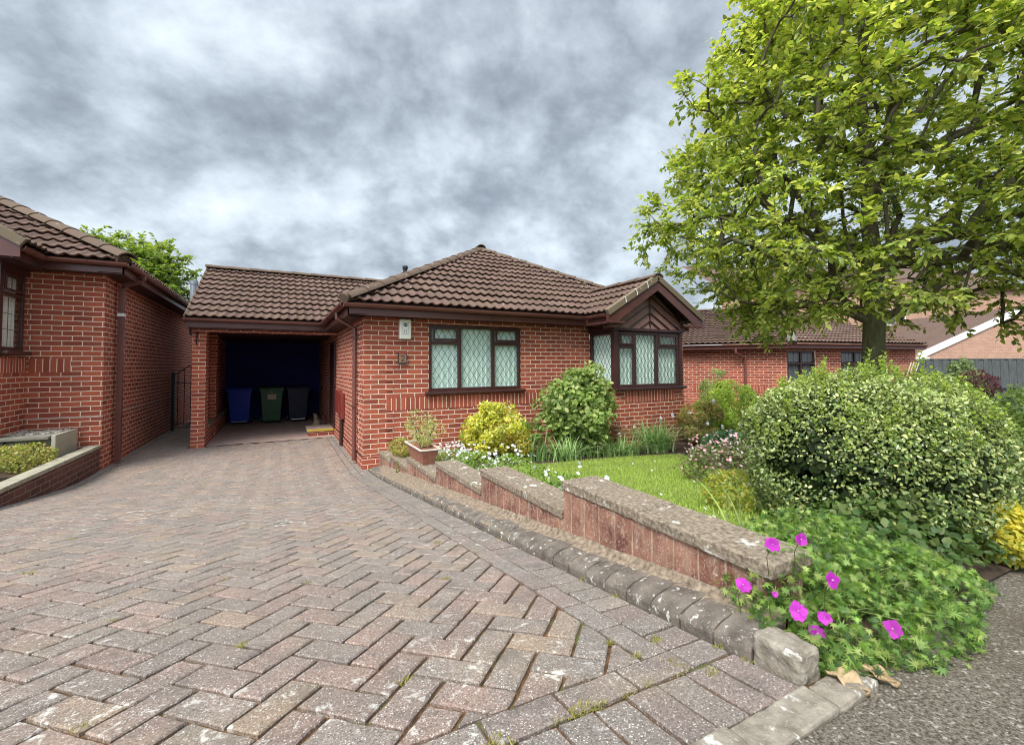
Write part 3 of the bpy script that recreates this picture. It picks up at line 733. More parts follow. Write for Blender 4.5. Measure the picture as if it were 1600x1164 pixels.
# eaves: fascia, soffit, gutter
def eaves(parent, pts, z, over=.27, fh=.15, closed=False):
    "pts: outer gutter-line xy polyline; inside on the left of travel"
    fa = MB(); so_ = MB()
    for a, b in zip(pts, pts[1:]):
        a = V3(*a, 0); b = V3(*b, 0); d = (b-a).normalized(); n = V3(-d.y, d.x, 0)
        fa.extrude([(0, -fh), (0, 0), (.02, 0), (.02, -fh)], a+V3(0, 0, z)-d*.0, b+V3(0, 0, z)+d*.0, n, (0, 0, 1))
        so_.extrude([(.02, -fh+.006), (.02, -fh+.016), (over, -fh+.016), (over, -fh+.006)], a+V3(0, 0, z)+d*.0, b+V3(0, 0, z), n, (0, 0, 1))
    fa.build('fascia', M_upvc, parent); so_.build('soffit', M_soffit, parent)
fx, fy = .86, 6.64
eaves(H, [(fx, 14), (fx, fy)], 2.445); eaves(H, [(fx+.001, fy), (5.14, fy)], 2.445); eaves(H, [(5.14, fy+.26), (5.14, 5.99)], 2.444, .25)
m = MB(); m.box((fx+.02, fy+.02, 2.303), (X0+.1, Y0+.1, 2.309)); m.build('corner_soffit', M_soffit, H)
gutter(H, [((fx-.06, 9.95), (fx-.06, fy-.06)), ((fx-.06, fy-.06), (5.08, fy-.06)), ((5.08, fy-.06), (5.08, 5.99))], 2.452)
# gable over the bay
gx0, gx1, gz, gy, gr = 5.12, 7.44, 2.44, 5.95, 3.13
gc = (gx0+gx1)/2; ghw = gc-gx0; gs = math.hypot(ghw, gr-gz)
GB = empty('bay_gable_base', (0, 0, 0), 'x', 'x'); bpy.data.objects.remove(GB)
gvr = [(0, 0), (1.95, 0), (1.95, gs), (0, gs)]
tiles('bay_roof', (gx0-.03, 7.9, gz+.03), (0, -1, 0), (ghw, 0, gr-gz), gvr, M_tile, H, 8)
BRF = tiles('bay_roof', (gx1+.03, gy, gz+.03), (0, 1, 0), (-ghw, 0, gr-gz), gvr, M_tile, H, 9)
ridge('ridge_tiles', (gc, gy-.02, gr+.06), (gc, 8.0, gr+.06), BRF)
vg = MB(); bb = MB(); fo = MB()
for sgn in (-1, 1):
    xf = gc+sgn*(ghw+.06); a = V3(xf, gy-.012, gz+.028); b = V3(gc, gy-.012, gr+.062)
    n = (b-a).normalized(); per = V3(-n.z*1, 0, n.x) if sgn < 0 else V3(n.z, 0, -n.x); per = per if per.z > 0 else -per
    vg.extrude([(-.01, -.055), (-.01, .045), (.06, .06), (.06, -.055)], a, b, (0, 1, 0), per)
    # barge board, deeper at the foot (bell cast)
    F = [(gc+sgn*(ghw+.07), gz-.01), (gc+sgn*(ghw+.07), gz-.135), (gc+sgn*(ghw-.18), gz-.135), (gc+sgn*(ghw-.30), gz-.03), (gc, gr-.185), (gc, gr+.01)]
    y0_, y1_ = gy+.002, gy+.024
    pts = [V3(x, y0_, z) for x, z in F]; pt2 = [V3(x, y1_, z) for x, z in F]; bbase = len(bb.v)
    bb.v += [tuple(p) for p in pts+pt2]; bb.vc += [(1, 1, 1)]*12; bb.f.append(tuple(bbase+i for i in range(6))); bb.uv += [(0, 0)]*6
    bb.f.append(tuple(bbase+6+i for i in range(6))[::-1]); bb.uv += [(0, 0)]*6
    for i in range(6): bb.f.append((bbase+i, bbase+(i+1) % 6, bbase+6+(i+1) % 6, bbase+6+i)); bb.uv += [(0, 0)]*4
vg.build('verge', M_verge, H); bb.build('barge_board', M_upvc, H)
m = MB()
for x0_, x1_ in ((gx0-.03, bx0+.04), (bx1-.04, gx1+.06)): m = MB(); m.box((x0_, gy-.025, 2.285), (x1_, by+.5, 2.312)); m.build('box_end_soffit', M_upvc, H, bevel=.006)
m = MB(); m.box((bx0-.03, by-.03, 2.178), (bx1+.03, by+.03, 2.235)); m.box((bx0-.03, by+.03, 2.178), (bx0+.04, Y0, 2.30)); m.box((bx1-.04, by+.03, 2.178), (bx1+.03, Y0, 2.30)); m.build('bay_head', M_frame, H, bevel=.005)
m = MB(); m.box((bx0+.04, by+.03, 2.20), (bx1-.04, Y0, 2.215)); m.build('bay_ceiling', M_soffit, H)
# chevron cladding of the gable
cl = MB(); yb = by+.02
gbase, gtop = 2.235, gr-.10; slope = (gr-gz)/ghw
nb = 5; bw = (gtop-gbase)/nb
for k in range(nb):
    za = gbase+k*bw; zb = za+bw      # board between two lines parallel to the roof slope, measured at the centre
    for sgn in (-1, 1):
        hwa = (za-gbase)/slope; hwb = (zb-gbase)/slope
        o1, o2 = .0, .014
        P = [(gc, za, 0), (gc+sgn*hwa, gbase, 0), (gc+sgn*hwb, gbase, 1), (gc, zb, 1)]
        fpts = []
        for x, z, e in P:
            fpts.append(V3(min(max(x, bx0-.2), bx1+.2), yb-(.030 if e == 0 else .006), z))
        cl.face(fpts)
        cl.face([V3(fpts[0].x, yb-.030, fpts[0].z), V3(fpts[1].x, yb-.030, fpts[1].z), V3(fpts[1].x, yb, fpts[1].z), V3(fpts[0].x, yb, fpts[0].z)])
cl.build('gable_cladding', M_clad, H, recalc=False)
gvb = MB()
for k in range(1, nb+1):
    za = gbase+k*bw
    for sgn in (-1, 1):
        hwa = min((za-gbase)/slope, 1.0); gvb.bar((gc+sgn*.012, yb-.030, za-.012*slope), (gc+sgn*hwa, yb-.030, za-hwa*slope), .014, .018, (0, 1, 0))
gvb.build('groove_shade_strip', M_frame, H)  # dark strips added to stand for the shaded grooves between boards
for k in range(3):
    q_ = .30+.22*k; cp_ = MB(); x_ = gx0-.05+(ghw+.06)*q_; z_ = gz+.035+(gr-gz)*q_
    cp_.tube([(x_-.03, gy-.02, z_+.085), (x_, gy-.035, z_+.075), (x_+.025, gy-.035, z_+.02), (x_+.03, gy-.03, z_-.02)], .009, 5); cp_.build('verge_clip', M_white, H)
m = MB(); m.box((gc-.013, yb-.034, gbase), (gc+.013, yb-.004, gtop-.02)); m.build('centre_bead', M_frame, H)
m = MB(); m.box((gx0+.05, yb+.005, gbase-.02), (gx1-.05, yb+.02, gbase+.10)); m.build('gable_back', M_upvc, H)
# downpipe, door, vent
def downpipe(parent, pts, w, m_=None, clips=(), sq=True):
    mb = MB()
    if sq:
        for a, b in zip(pts, pts[1:]): mb.bar(a, b, w, w, (0, 1, 0) if abs(Vector(b)[2]-Vector(a)[2]) > .01 else (0, 0, 1))
    else: mb.tube(pts, w/2, 10)
    x, y, _ = pts[-1]
    for z in clips: mb.box((x-w*.62, y-w*.62, z), (x+w*.62, y+w*.62, z+.022))
    return mb.build('downpipe', m_ or M_gutter, parent)
downpipe(H, [(.80, 7.42, 2.42), (.80, 7.42, 2.31), (1.075, 7.42, 2.16), (1.075, 7.42, .05)], .068, clips=(.9, 2.0), sq=False)
m = MB(); m.box((1.09, 10.55, .18), (1.128, 11.45, 2.1)); m.build('side_door', M_frame, H, bevel=.004)
m = MB(); m.tube([(3.05, 12.0, 3.2), (3.05, 12.0, 4.22)], .055, 12); m.tube([(3.05, 12.0, 4.22), (3.05, 12.0, 4.30)], .075, 12); m.build('vent_pipe', M_iron, H)
m = MB(); m.tube([(2.0, 15.5, 3.3), (2.02, 15.5, 4.25)], .012, 6)

# carport
CP = empty('carport', (-.2, 12.5, 0), 'open brick carport with a brown pantile roof, joined to the left side of the bungalow', 'carport')
cr0, crr = 2.475, 3.905; ce, cyr = 10.02, 12.78; cs = math.hypot(cyr-ce, crr-cr0)
cT = tiles('roof', (-1.56, ce, cr0), (1, 0, 0), (0, cyr-ce, crr-cr0), [(0, 0), (3.9, 0), (3.9, cs), (0, cs)], M_tile, CP, 21)
m = MB(); m.face([(-1.56, 15.55, cr0), (4.0, 15.55, cr0), (4.0, cyr, crr), (-1.56, cyr, crr)]); m.build('rear_slope', M_tile, cT, recalc=False)
ridge('ridge_tiles', (-1.58, cyr, crr+.05), (2.6, cyr, crr+.05), cT)
m = MB(); m.extrude([(-.02, -.10), (-.02, .03), (.02, .04), (.02, -.10)], (-1.56, ce, cr0), (-1.56, cyr, crr), (1, 0, 0), (0, -.46, .89)); m.build('verge', M_ridge, CP)
eaves(CP, [(-1.53, ce+.02), (1.0, ce+.02)], 2.452, .4)
gutter(CP, [((-1.58, ce-.04), (.86, ce-.04))], 2.458)
m = MB(); m.box((-1.5, ce+.04, 2.28), (1.12, 15.4, 2.30)); m.build('ceiling', M_soffit, CP)
def pier(m, x0, y0, x1, y1, z0=-.05, z1=2.31):
    m.wall((x0, y0), (x1, y0), z0, z1, 0); m.wall((x1, y0), (x1, y1), z0, z1, x1-x0); m.wall((x1, y1), (x0, y1), z0, z1); m.wall((x0, y1), (x0, y0), z0, z1)
m = MB(); pier(m, -1.47, 10.28, -1.25, 10.72)
pier(m, -1.47, 10.72, -1.36, 15.3); pier(m, -1.36, 11.9, -1.25, 12.3); pier(m, -1.36, 10.72, -1.26, 15.2, -.05, .36)
m.wall((-1.47, 10.24), (1.12, 10.24), 2.22, 2.31)
m.build('wall', M_brick, CP, recalc=False)
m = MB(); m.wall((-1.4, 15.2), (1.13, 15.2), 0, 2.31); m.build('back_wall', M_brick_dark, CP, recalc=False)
m = MB(); m.box((-1.36, 10.7, .36), (-1.22, 15.2, .39)); m.build('ledge', M_cope, CP)
m = MB(); m.tube([(-1.40, 10.27, 2.22), (-1.385, 10.22, 2.16), (-1.40, 10.21, 2.06), (-1.40, 10.26, 1.98)], .012, 6); tag(m.build('wall_hook', M_iron), 'small black iron hook on the front of the carport pier', 'hook')

# wheelie bins
M_blue = mat('bin_blue', rough=.35, build=noisy((.014, .035, .30), (.02, .045, .36), 5, .05)); M_green = mat('bin_green', rough=.4, build=noisy((.028, .085, .042), (.036, .11, .052), 5, .05))
M_black = mat('bin_black', rough=.4, build=noisy((.018, .02, .045), (.026, .028, .055), 5, .05))
def wheelie(x, y, rz, m_, label, sticker, hl):
    B = empty('wheelie_bin', (0, 0, 0), label, 'bin', 'wheelie bins at the back of the carport')
    b = MB(); w0, d0, w1, d1, h = .21, .22, .27, .28, .92
    P = [(-w0, -d0, .06), (w0, -d0, .06), (w0, d0, .06), (-w0, d0, .06), (-w1, -d1, h), (w1, -d1, h), (w1, d1, h), (-w1, d1, h)]
    b.v = P[:]; b.vc = [(1, 1, 1)]*8
    for f in ((0, 3, 2, 1), (4, 5, 6, 7), (0, 1, 5, 4), (1, 2, 6, 5), (2, 3, 7, 6), (3, 0, 4, 7)): b.f.append(f); b.uv += [(0, 0)]*4
    b.box((-w1-.02, -d1-.02, h-.05), (w1+.02, d1+.02, h)); b.box((-.15, -d0-.035, .1), (.15, -d0+.02, .13)); b.build('body', m_, B, bevel=.012)
    l = MB(); l.extrude([(-.30, 0), (-.30, .035), (-.22, .075), (.2, .10), (.30, .07), (.30, 0)], (-w1-.03, 0, h), (w1+.03, 0, h), (0, 1, 0), (0, 0, 1)); l.build('lid', m_, B, bevel=.01)
    for s in (-1, 1): k = MB(); k.tube([(s*.20, .2, .1), (s*.26, .2, .1)], .1, 16); k.build('wheel', M_iron, B)
    hb = MB(); hb.tube([(-.25, .33, h-.02), (.25, .33, h-.02)], .014, 8); hb.build('handle', m_, B)
    if sticker:
        s_ = MB(); n = V3(0, -1, -.07); s_.box((-.10, -.272, .66), (.11, -.262, .80)); s_.build('sticker', mat('bin_sticker', build=noisy((.55, .46, .34), (.36, .26, .2), 30, .05)), B)
        s_ = MB(); s_.box((-.02, -.285, .86), (.02, -.28, .90)); s_.build('emblem', M_white, B)
    if hl: s_ = MB(); s_.box((-.17, -.262, .075), (.17, -.256, .097)); s_.build('front_bar', M_white if hl == 2 else M_steel, B)
    B.location = (x, y, 0); B.rotation_euler = (0, 0, rz); return B
wheelie(-.90, 14.05, RAD(-4), M_blue, 'dark blue wheelie bin, leftmost in the carport', False, 1)
wheelie(-.17, 13.95, RAD(2), M_green, 'dark green wheelie bin with a pale sticker, between the blue and black bins', True, 0)
wheelie(.47, 13.95, RAD(5), M_black, 'black wheelie bin to the right of the green bin', False, 2)
# step
st = empty('door_step', (.85, 11.1, 0), 'low brick step with a yellow painted edge at the carport side door', 'step')
m = MB(); m.box((.60, 10.75, 0), (1.11, 11.5, .10)); m.build('brick_base', M_brick, st)
m = MB(); m.box((.57, 10.72, .10), (1.115, 11.53, .15)); m.build('top_slab', M_slab, st, bevel=.005)
m = MB(); m.box((.567, 10.716, .104), (1.113, 10.76, .153)); m.build('painted_edge', mat('yellow_paint', rough=.7, build=noisy((.42, .30, .04), (.55, .42, .08), 12, .1)), st)
m = MB(); m.tube([(.86, 12.2, 0), (.86, 12.2, .05), (.87, 12.2, .18), (.84, 12.18, .22), (.83, 12.1, .32), (.82, 12.05, .36)], [.09, .11, .07, .05, .045, .02], 10)
m.tube([(.80, 12.05, .35), (.78, 12.0, .36)], [.03, .012], 8); tag(m.build('duck_ornament', mat('stone_ornament', (.30, .23, .14), .8), smooth=True), 'small pale bird ornament standing behind the yellow edged step', 'ornament')

# things on the bungalow wall
A = empty('alarm_box', (1.745, 6.9, 2.13), 'cream burglar alarm box with a dark oval emblem high on the bungalow wall', 'alarm box')
M_cream = mat('cream_plastic', rough=.45, build=noisy((.84, .83, .72), (.76, .75, .64), 8, .03))
m = MB(); m.box((1.652, 6.82, 1.968), (1.838, Y0-.002, 2.285)); m.build('casing', M_cream, A, bevel=.018)
m = MB(); M_navy = mat('navy_ink', (.02, .025, .09), .5)
K = 20; cxa, cza = 1.742, 2.19
m.face([(cxa+.034*math.cos(2*math.pi*k/K), 6.8165, cza+.026*math.sin(2*math.pi*k/K)) for k in range(K)]); m.build('emblem', M_navy, A, recalc=False)
m = MB(); m.face([(cxa-.034, 6.8150, cza-.004), (cxa+.02, 6.8150, cza-.001), (cxa+.034, 6.8150, cza+.003), (cxa+.02, 6.8150, cza+.007), (cxa-.034, 6.8150, cza+.004)]); m.build('emblem_band', M_white, A, recalc=False)
m = MB(); M_ink = mat('grey_ink', (.36, .38, .40), .6)
def strip(m, x0, z0, x1, z1, y=6.8165): m.box((x0, y-.001, z0), (x1, y+.001, z1))
for q_ in ((1.698, 2.045, 1.702, 2.232), (1.782, 2.045, 1.786, 2.232), (1.702, 2.228, 1.782, 2.232), (1.702, 2.045, 1.782, 2.049), (1.722, 2.062, 1.728, 2.118), (1.756, 2.062, 1.762, 2.118), (1.728, 2.087, 1.756, 2.093)): strip(m, *q_)
m.build('printed_mark', M_ink, A)
Nn = empty('house_number_plaque', (1.71, 6.9, 1.66), 'small square brown plaque with the house number 2 in a dark scrolled holder', 'house number')
m = MB(); m.box((1.645, 6.875, 1.60), (1.775, Y0-.002, 1.735)); m.build('plaque', mat('plaque_brown', rough=.6, build=noisy((.24, .13, .09), (.30, .17, .12), 10, .1)), Nn, bevel=.004)
m = MB()
def arc(cx, cz, r, a0, a1, n=8): return [(cx+r*math.cos(a0+(a1-a0)*k/n), 6.872, cz+r*math.sin(a0+(a1-a0)*k/n)) for k in range(n+1)]
m.tube(arc(1.713, 1.688, .023, RAD(165), RAD(-35), 10)+[(1.694, 6.872, 1.635)], .0042, 6); m.tube([(1.691, 6.872, 1.633), (1.738, 6.872, 1.633)], .0042, 6); m.build('digit', M_iron, Nn)
m = MB()
for sx in (-1, 1):
    m.tube([(1.71+sx*.066, 6.87, 1.745), (1.71+sx*.07, 6.87, 1.60), (1.71+sx*.085, 6.87, 1.585), (1.71+sx*.095, 6.87, 1.60), (1.71+sx*.088, 6.87, 1.615)], .006, 6)
    m.tube(arc(1.71+sx*.08, 1.742, .012, 0, 5, 8), .005, 6)
m.tube([(1.63, 6.87, 1.592), (1.79, 6.87, 1.592)], .007, 6); m.build('holder', M_iron, Nn)
mt_ = empty('meter_box', (1.1, 9.2, .8), 'red brown utility meter boxes with a pipe down the carport side wall', 'meter box')
m = MB(); m.box((1.06, 8.95, .53), (1.127, 9.32, 1.03)); m.box((1.06, 9.36, .60), (1.127, 10.0, 1.06)); m.build('cover', M_meter, mt_, bevel=.01)
m = MB(); m.tube([(1.085, 9.12, .53), (1.085, 9.12, .02)], .035, 10); m.build('pipe', M_frame, mt_)

# ------------------------------------------------------------------ left neighbour
LH = empty('neighbouring_bungalow', (-5, 11, 0), 'red brick bungalow cut off by the left edge, beside the low planter', 'house')
LX, LY, LZ = -2.36, 8.83, 2.96
m = MB(); m.wall((-7, LY), (-3.2, LY), -.05, LZ, .02); m.wall((-3.2, LY), (LX, LY), -.05, LZ, .08); m.wall((LX, LY), (LX, 22), -.05, LZ, 0)
m.wall((-3.2, 8.09), (-3.2, LY), -.05, 1.70, .1); m.wall((-5.2, 8.09), (-3.2, 8.09), -.05, 1.70, 0)
m.build('wall', M_brick, LH, recalc=False)
m = MB(); m.wall((-3.175, LY-.003), (-2.73, LY-.003), 1.485, 1.68, 0, True); m.wall((-3.197, 8.09), (-3.197, LY-.02), 1.485, 1.68, 0, True); m.build('soldier_course', M_sold, LH, recalc=False)
m = MB(); m.box((LX-.001, LY+.5, .80), (LX+.008, 21, .835)); m.box((-3.19, LY-.007, .80), (LX+.006, LY+.001, .828)); m.build('damp_course', mat('mortar_band', rough=.9, build=noisy((.40, .27, .22), (.5, .36, .3), 14, .3)), LH)
window(LH, (-3.2, 8.16, 1.78), (0, 1, 0), (1, 0, 0), .60, 1.08, [(.05, .07, .55, .72, 0), (.08, .83, .52, .99, 1)], [], [(.055, .545, .765)], curtain=M_curtw, lead='grid', name='bay_side_window', ext=.02)
window(LH, (-5.1, 8.09, 1.78), (1, 0, 0), (0, -1, 0), 1.83, 1.08, [(.07, .07, .6, 1.0, 0), (.68, .07, 1.2, 1.0, 0), (1.28, .07, 1.76, 1.0, 0)], [.64, 1.24], [], curtain=M_curtw, lead='grid', name='bay_window')
m = MB(); m.box((-3.275, 8.085, 1.70), (-3.196, 8.165, 2.9)); m.build('corner_post', M_frame, LH)
lex, ley, lez = -2.06, 8.53, 3.135; lh = 3.9; lr = 2.22; lsl = math.hypot(lh, lr)
LR = tiles('roof', (lex-2*lh, ley, lez), (1, 0, 0), (0, lh, lr), [(0, 0), (2*lh, 0), (lh, lsl)], M_tile, LH, 31)
tiles('side_slope', (lex, ley, lez), (0, 1, 0), (-lh, 0, lr), [(0, 0), (13, 0), (13, lsl), (lh, lsl)], M_tile, LR, 32)
ridge('hip_tiles', (lex+.03, ley-.03, lez+.05), (lex-lh, ley+lh, lez+lr), LR, r=.13)
m = MB(); m.tube([(lex-.02, ley+.02, lez+.02), (lex-.08, ley+.08, lez+.09)], [.09, .10], 12); m.build('hip_end_mortar', M_ridge, LR)
eaves(LH, [(-3.0, ley+.02), (lex-.02, ley+.02)], lez-.03, .3, .15); eaves(LH, [(lex-.02, ley+.02), (lex-.02, 20)], lez-.031, .3, .15); eaves(LH, [(-3.0, 7.85), (-3.0, ley+.25)], lez-.032, .25, .15)
gutter(LH, [((-2.94, 7.85), (-2.94, ley-.04)), ((-2.94, ley-.04), (lex+.04, ley-.04)), ((lex+.04, ley-.04), (lex+.04, 20))], lez-.025)
gzr = lez+.74
tiles('bay_roof', (-2.93, 7.83, lez+.03), (0, 1, 0), (-1.17, 0, .72), [(0, 0), (2.1, 0), (2.1, 1.37), (0, 1.37)], M_tile, LH, 33)
m = MB()
m.extrude([(-.01, -.06), (-.01, .05), (.05, .06), (.05, -.06)], (-2.9, 7.82, lez+.02), (-4.1, 7.82, lez+.76), (0, 1, 0), (.52, 0, .85)); m.build('verge', M_verge, LH)
m = MB(); F = [(-2.93, lez-.0), (-2.93, lez-.17), (-3.15, lez-.17), (-4.1, lez+.50), (-4.1, lez+.74)]
b0 = 0; m.v = [(x, 7.83, z) for x, z in F]+[(x, 7.855, z) for x, z in F]; m.vc = [(1, 1, 1)]*10
m.f = [(0, 1, 2, 3, 4), (9, 8, 7, 6, 5)]+[(i, (i+1) % 5, 5+(i+1) % 5, 5+i) for i in range(5)]; m.uv = [(0, 0)]*30; m.build('barge_board', M_upvc, LH)
m = MB(); m.box((-5.2, 7.86, lez-.19), (-2.97, LY, lez-.17)); m.build('bay_soffit', M_soffit, LH)
m = MB(); m.box((-5.2, 8.10, 2.85), (-3.19, 8.2, 2.96)); m.box((-3.24, 8.2, 2.85), (-3.19, LY, 2.96)); m.build('bay_head', M_frame, LH)
downpipe(LH, [(lex+.04, 9.30, lez-.05), (lex+.04, 9.30, lez-.14), (-2.28, 9.30, lez-.26), (-2.28, 9.30, .03)], .072, clips=(.8, 2.0))
m = MB(); m.box((-2.32, 9.25, 2.38), (-2.235, 9.35, 2.43)); m.build('pipe_bracket', M_white, LH)
fl = MB(); fl.tube([(-2.02, 14.2, 2.4), (-2.02, 14.2, 3.74)], .085, 14); fl.tube([(-2.02, 14.2, 3.74), (-2.02, 14.2, 3.83)], .10, 14)
tag(fl.build('flue', M_steel, smooth=False), 'grey metal flue pipe rising between the two houses beside the carport roof', 'flue')
# gate in the passage
GT = empty('iron_gate', (-1.9, 13.5, 0), 'black wrought iron garden gate in the passage left of the carport', 'gate')
m = MB(); m.box((-2.33, 13.46, 0), (-2.26, 13.54, 1.42)); m.build('post', M_iron, GT)
m = MB()
for k in range(6): m.tube([(-2.2+k*.13, 13.5, .1), (-2.2+k*.13, 13.5, 1.42+.22*math.sin(math.pi*k/5*.6))], .008, 6)
m.tube([(-2.26, 13.5, .15), (-1.5, 13.5, .15)], .012, 6); m.tube([(-2.26, 13.5, 1.15), (-1.5, 13.5, 1.15)], .010, 6); m.tube([(-2.26+.76*k/12, 13.5, 1.36+.36*math.sin(math.pi*k/12*.55)) for k in range(13)], .012, 6); m.build('bars', M_iron, GT)
# left planter
PL = empty('planter_wall', (-2.4, 7, .2), 'low dark brick planter wall with pale coping at the left edge of the driveway', 'planter')
m = MB(); m.wall((-2.375, 1.0), (-2.375, 8.81), -.02, .335, 0); m.wall((-2.375, 8.81), (-2.5, 8.81), -.02, .335); m.box((-2.5, 1.0, -.02), (-2.376, 8.81, .335)); m.build('brickwork', M_brick_low, PL, recalc=False)
m = MB(); y = 1.0
while y < 8.8: m.box((-2.51, y+.002, .337), (-2.355, min(y+.6, 8.82)-.002, .385)); y += .6
m.build('coping', mat('pale_coping', rough=.95, build=noisy((.25, .23, .16), (.40, .37, .29), 8, .5, 70)), PL, bevel=.006)
tag(sheet('planter_soil', fr(-6, -2.5, 6), fr(1.0, 8.83, 6), lambda x, y: .33, M_soil), kind='structure')
TB = empty('stone_trough', (-2.9, 8.3, .3), 'raised concrete slab bed with pebbles on top against the left house wall', 'raised bed')
M_slab2 = mat('old_slab', rough=.95, build=noisy((.13, .125, .10), (.24, .225, .185), 7, .5, 60))
m = MB(); m.box((-3.10, 8.10, .33), (-2.66, 8.15, .60)); m.box((-3.9, 8.08, .33), (-3.12, 8.13, .60)); m.build('side_slab', M_slab2, TB, bevel=.006)
m = MB(); m.box((-3.95, 8.03, .605), (-2.68, 8.80, .645)); m.build('top_slab', M_slab2, TB, bevel=.006)
m = MB(); m.box((-2.66, 8.05, .33), (-2.615, 8.79, .655)); m.build('end_post', mat('pale_slab', rough=.9, build=noisy((.32, .30, .23), (.42, .39, .31), 7, .4)), TB, bevel=.008)
m = MB()
for k in range(260):
    x, y = rnd.uniform(-3.9, -2.7), rnd.uniform(8.3, 8.78); r = rnd.uniform(.008, .02); m.box((x-r, y-r, .64), (x+r, y+r*.8, .645+r))
m.build('pebbles', mat('pebble', (.42, .38, .32), .8), TB, bevel=.003)['kind'] = 'stuff'

# ------------------------------------------------------------------ right neighbour and beyond
RH = empty('distant_bungalow', (14, 10, 0), 'red brick bungalow behind the big tree, right of the gabled bay', 'house')
A1, B1, C1, D1 = (10.55, 10.35), (12.76, 7.36), (15.7, 6.84), (18.2, 6.4)
re = 2.03
m = MB(); m.wall(A1, B1, -.3, re, 0)
def lerp(a, b, t): return (a[0]+(b[0]-a[0])*t, a[1]+(b[1]-a[1])*t)
def wallw(m, a, b, wins, z0, z1, top):
    L = math.dist(a, b); cur = 0
    for x0, x1 in wins:
        if x0 > cur: m.wall(lerp(a, b, cur/L), lerp(a, b, x0/L), -.3, top, cur)
        m.wall(lerp(a, b, x0/L), lerp(a, b, x1/L), -.3, z0, x0); m.wall(lerp(a, b, x0/L), lerp(a, b, x1/L), z1, top, x0); cur = x1
    m.wall(lerp(a, b, cur/L), b, -.3, top, cur)
wins = [(.03, 1.12), (2.15, 4.0)]
wallw(m, B1, D1, wins, 1.0, 1.93, re); m.build('wall', M_brick, RH, recalc=False)
Ld = math.dist(B1, D1); du_ = V3(D1[0]-B1[0], D1[1]-B1[1], 0).normalized(); dn = V3(du_.y, -du_.x, 0)
for (x0, x1) in wins:
    p = V3(*lerp(B1, D1, x0/Ld), 1.0); w = x1-x0; h = .93
    n = 2 if w < 1.5 else 3; ws = w/n
    window(RH, p, du_, dn, w, h, [(ws*k+.07, .07, ws*(k+1)-.07, .5, 0) for k in range(n)]+[(ws*k+.07, .62, ws*(k+1)-.07, .86, 0) for k in range(n)], [ws*k for k in range(1, n)], [(.055, w-.055, .56)], curtain=mat('grey_net_curtain', (.16, .16, .17), .8), lead='grid')
ms = MB(); a = V3(*A1, 0); b = V3(*B1, 0); L = (b-a).length; d = (b-a).normalized(); nn = V3(-d.y, d.x, 0)*-1
# roof: simple hipped shape following the cranked walls
ro = .3
def off(p, n, k): return (p[0]+n.x*k, p[1]+n.y*k)
n1 = V3(d.y, -d.x, 0)
eA = off(A1, n1, ro); eD = off(D1, dn, ro)
# corner offset
t1 = V3(*off(B1, n1, ro), 0); t2 = V3(*off(B1, dn, ro), 0)
den = d.x*du_.y-d.y*du_.x; k_ = ((t2.x-t1.x)*du_.y-(t2.y-t1.y)*du_.x)/den; eB = (t1.x+d.x*k_, t1.y+d.y*k_)
rz = 3.75; ez = re+.12
apx = (16.6, 11.2)
def slope_tiles(name, a, b, apex, za, zr, seed, parent):
    a = V3(*a, 0); b = V3(*b, 0); u = (b-a).normalized(); n = V3(-u.y, u.x, 0); L = (b-a).length
    def prj(p): q = V3(*p, 0)-a; return q.dot(u), q.dot(n)
    ap = [prj(p) for p in apex]; run = max(q[1] for q in ap); s = math.hypot(run, zr-za)/run
    poly = [(0, 0), (L, 0)]+[(q[0], q[1]*s) for q in ap]
    return tiles(name, (a.x, a.y, za), u, (n*run+V3(0, 0, zr-za)), poly, M_tile, parent, seed, du=PR/5)
RR = slope_tiles('roof', eA, eB, [(16.6, 11.2), (14.4, 14.2)], ez, rz, 41, RH)
slope_tiles('side_slope', eB, eD, [(19.5, 10.7), (16.6, 11.2)], ez, rz, 42, RR)
ridge('hip_tiles', (*eB, ez+.05), (16.6, 11.2, rz+.02), RR); ridge('ridge_tiles', (16.6, 11.2, rz+.04), (14.4, 14.2, rz+.04), RR)
m = MB(); m.tube([(eB[0], eB[1], ez-.02), (eB[0]+.12, eB[1]+.12, ez+.22)], [.12, .15], 12); m.build('hip_end_mortar', M_slab2, RR)
gutter(RH, [(eA, eB), (eB, eD)], ez-.03)
eaves(RH, [eA, eB], ez-.03, .3, .13); eaves(RH, [eB, eD], ez-.031, .3, .13)
pq = V3(*lerp(A1, B1, .72), 0)+n1*.07; pe = V3(*lerp(A1, B1, .72), 0)+n1*.3-d*.25
downpipe(RH, [(pe.x, pe.y, re), (pe.x, pe.y, re-.14), (pq.x, pq.y, re-.32), (pq.x, pq.y, -.2)], .07, sq=False)
sm = MB(); sm.wall(lerp(A1, B1, .30), lerp(A1, B1, .66), .72, .93, 0, True)
for v_ in range(4): pass
sm2 = MB(); o_ = n1*.003; aa = V3(*lerp(A1, B1, .76), 0)+o_; bb_ = V3(*lerp(A1, B1, .90), 0)+o_; sm2.wall((aa.x, aa.y), (bb_.x, bb_.y), .72, .93, 0, True); sm2.build('soldier_course', M_sold, RH, recalc=False); sm2 = MB()
aa = V3(*lerp(A1, B1, .34), 0)+o_; bb_ = V3(*lerp(A1, B1, .55), 0)+o_; sm2.wall((aa.x, aa.y), (bb_.x, bb_.y), .72, .93, 0, True); sm2.build('soldier_course', M_sold, RH, recalc=False)
aa = V3(*lerp(A1, B1, .50), 0); vt = MB(); vt.bar(aa+n1*.02+V3(0, 0, .86), aa+d*.42+n1*.02+V3(0, 0, .86), .03, .10); vt.build('air_vent', M_frame, RH)

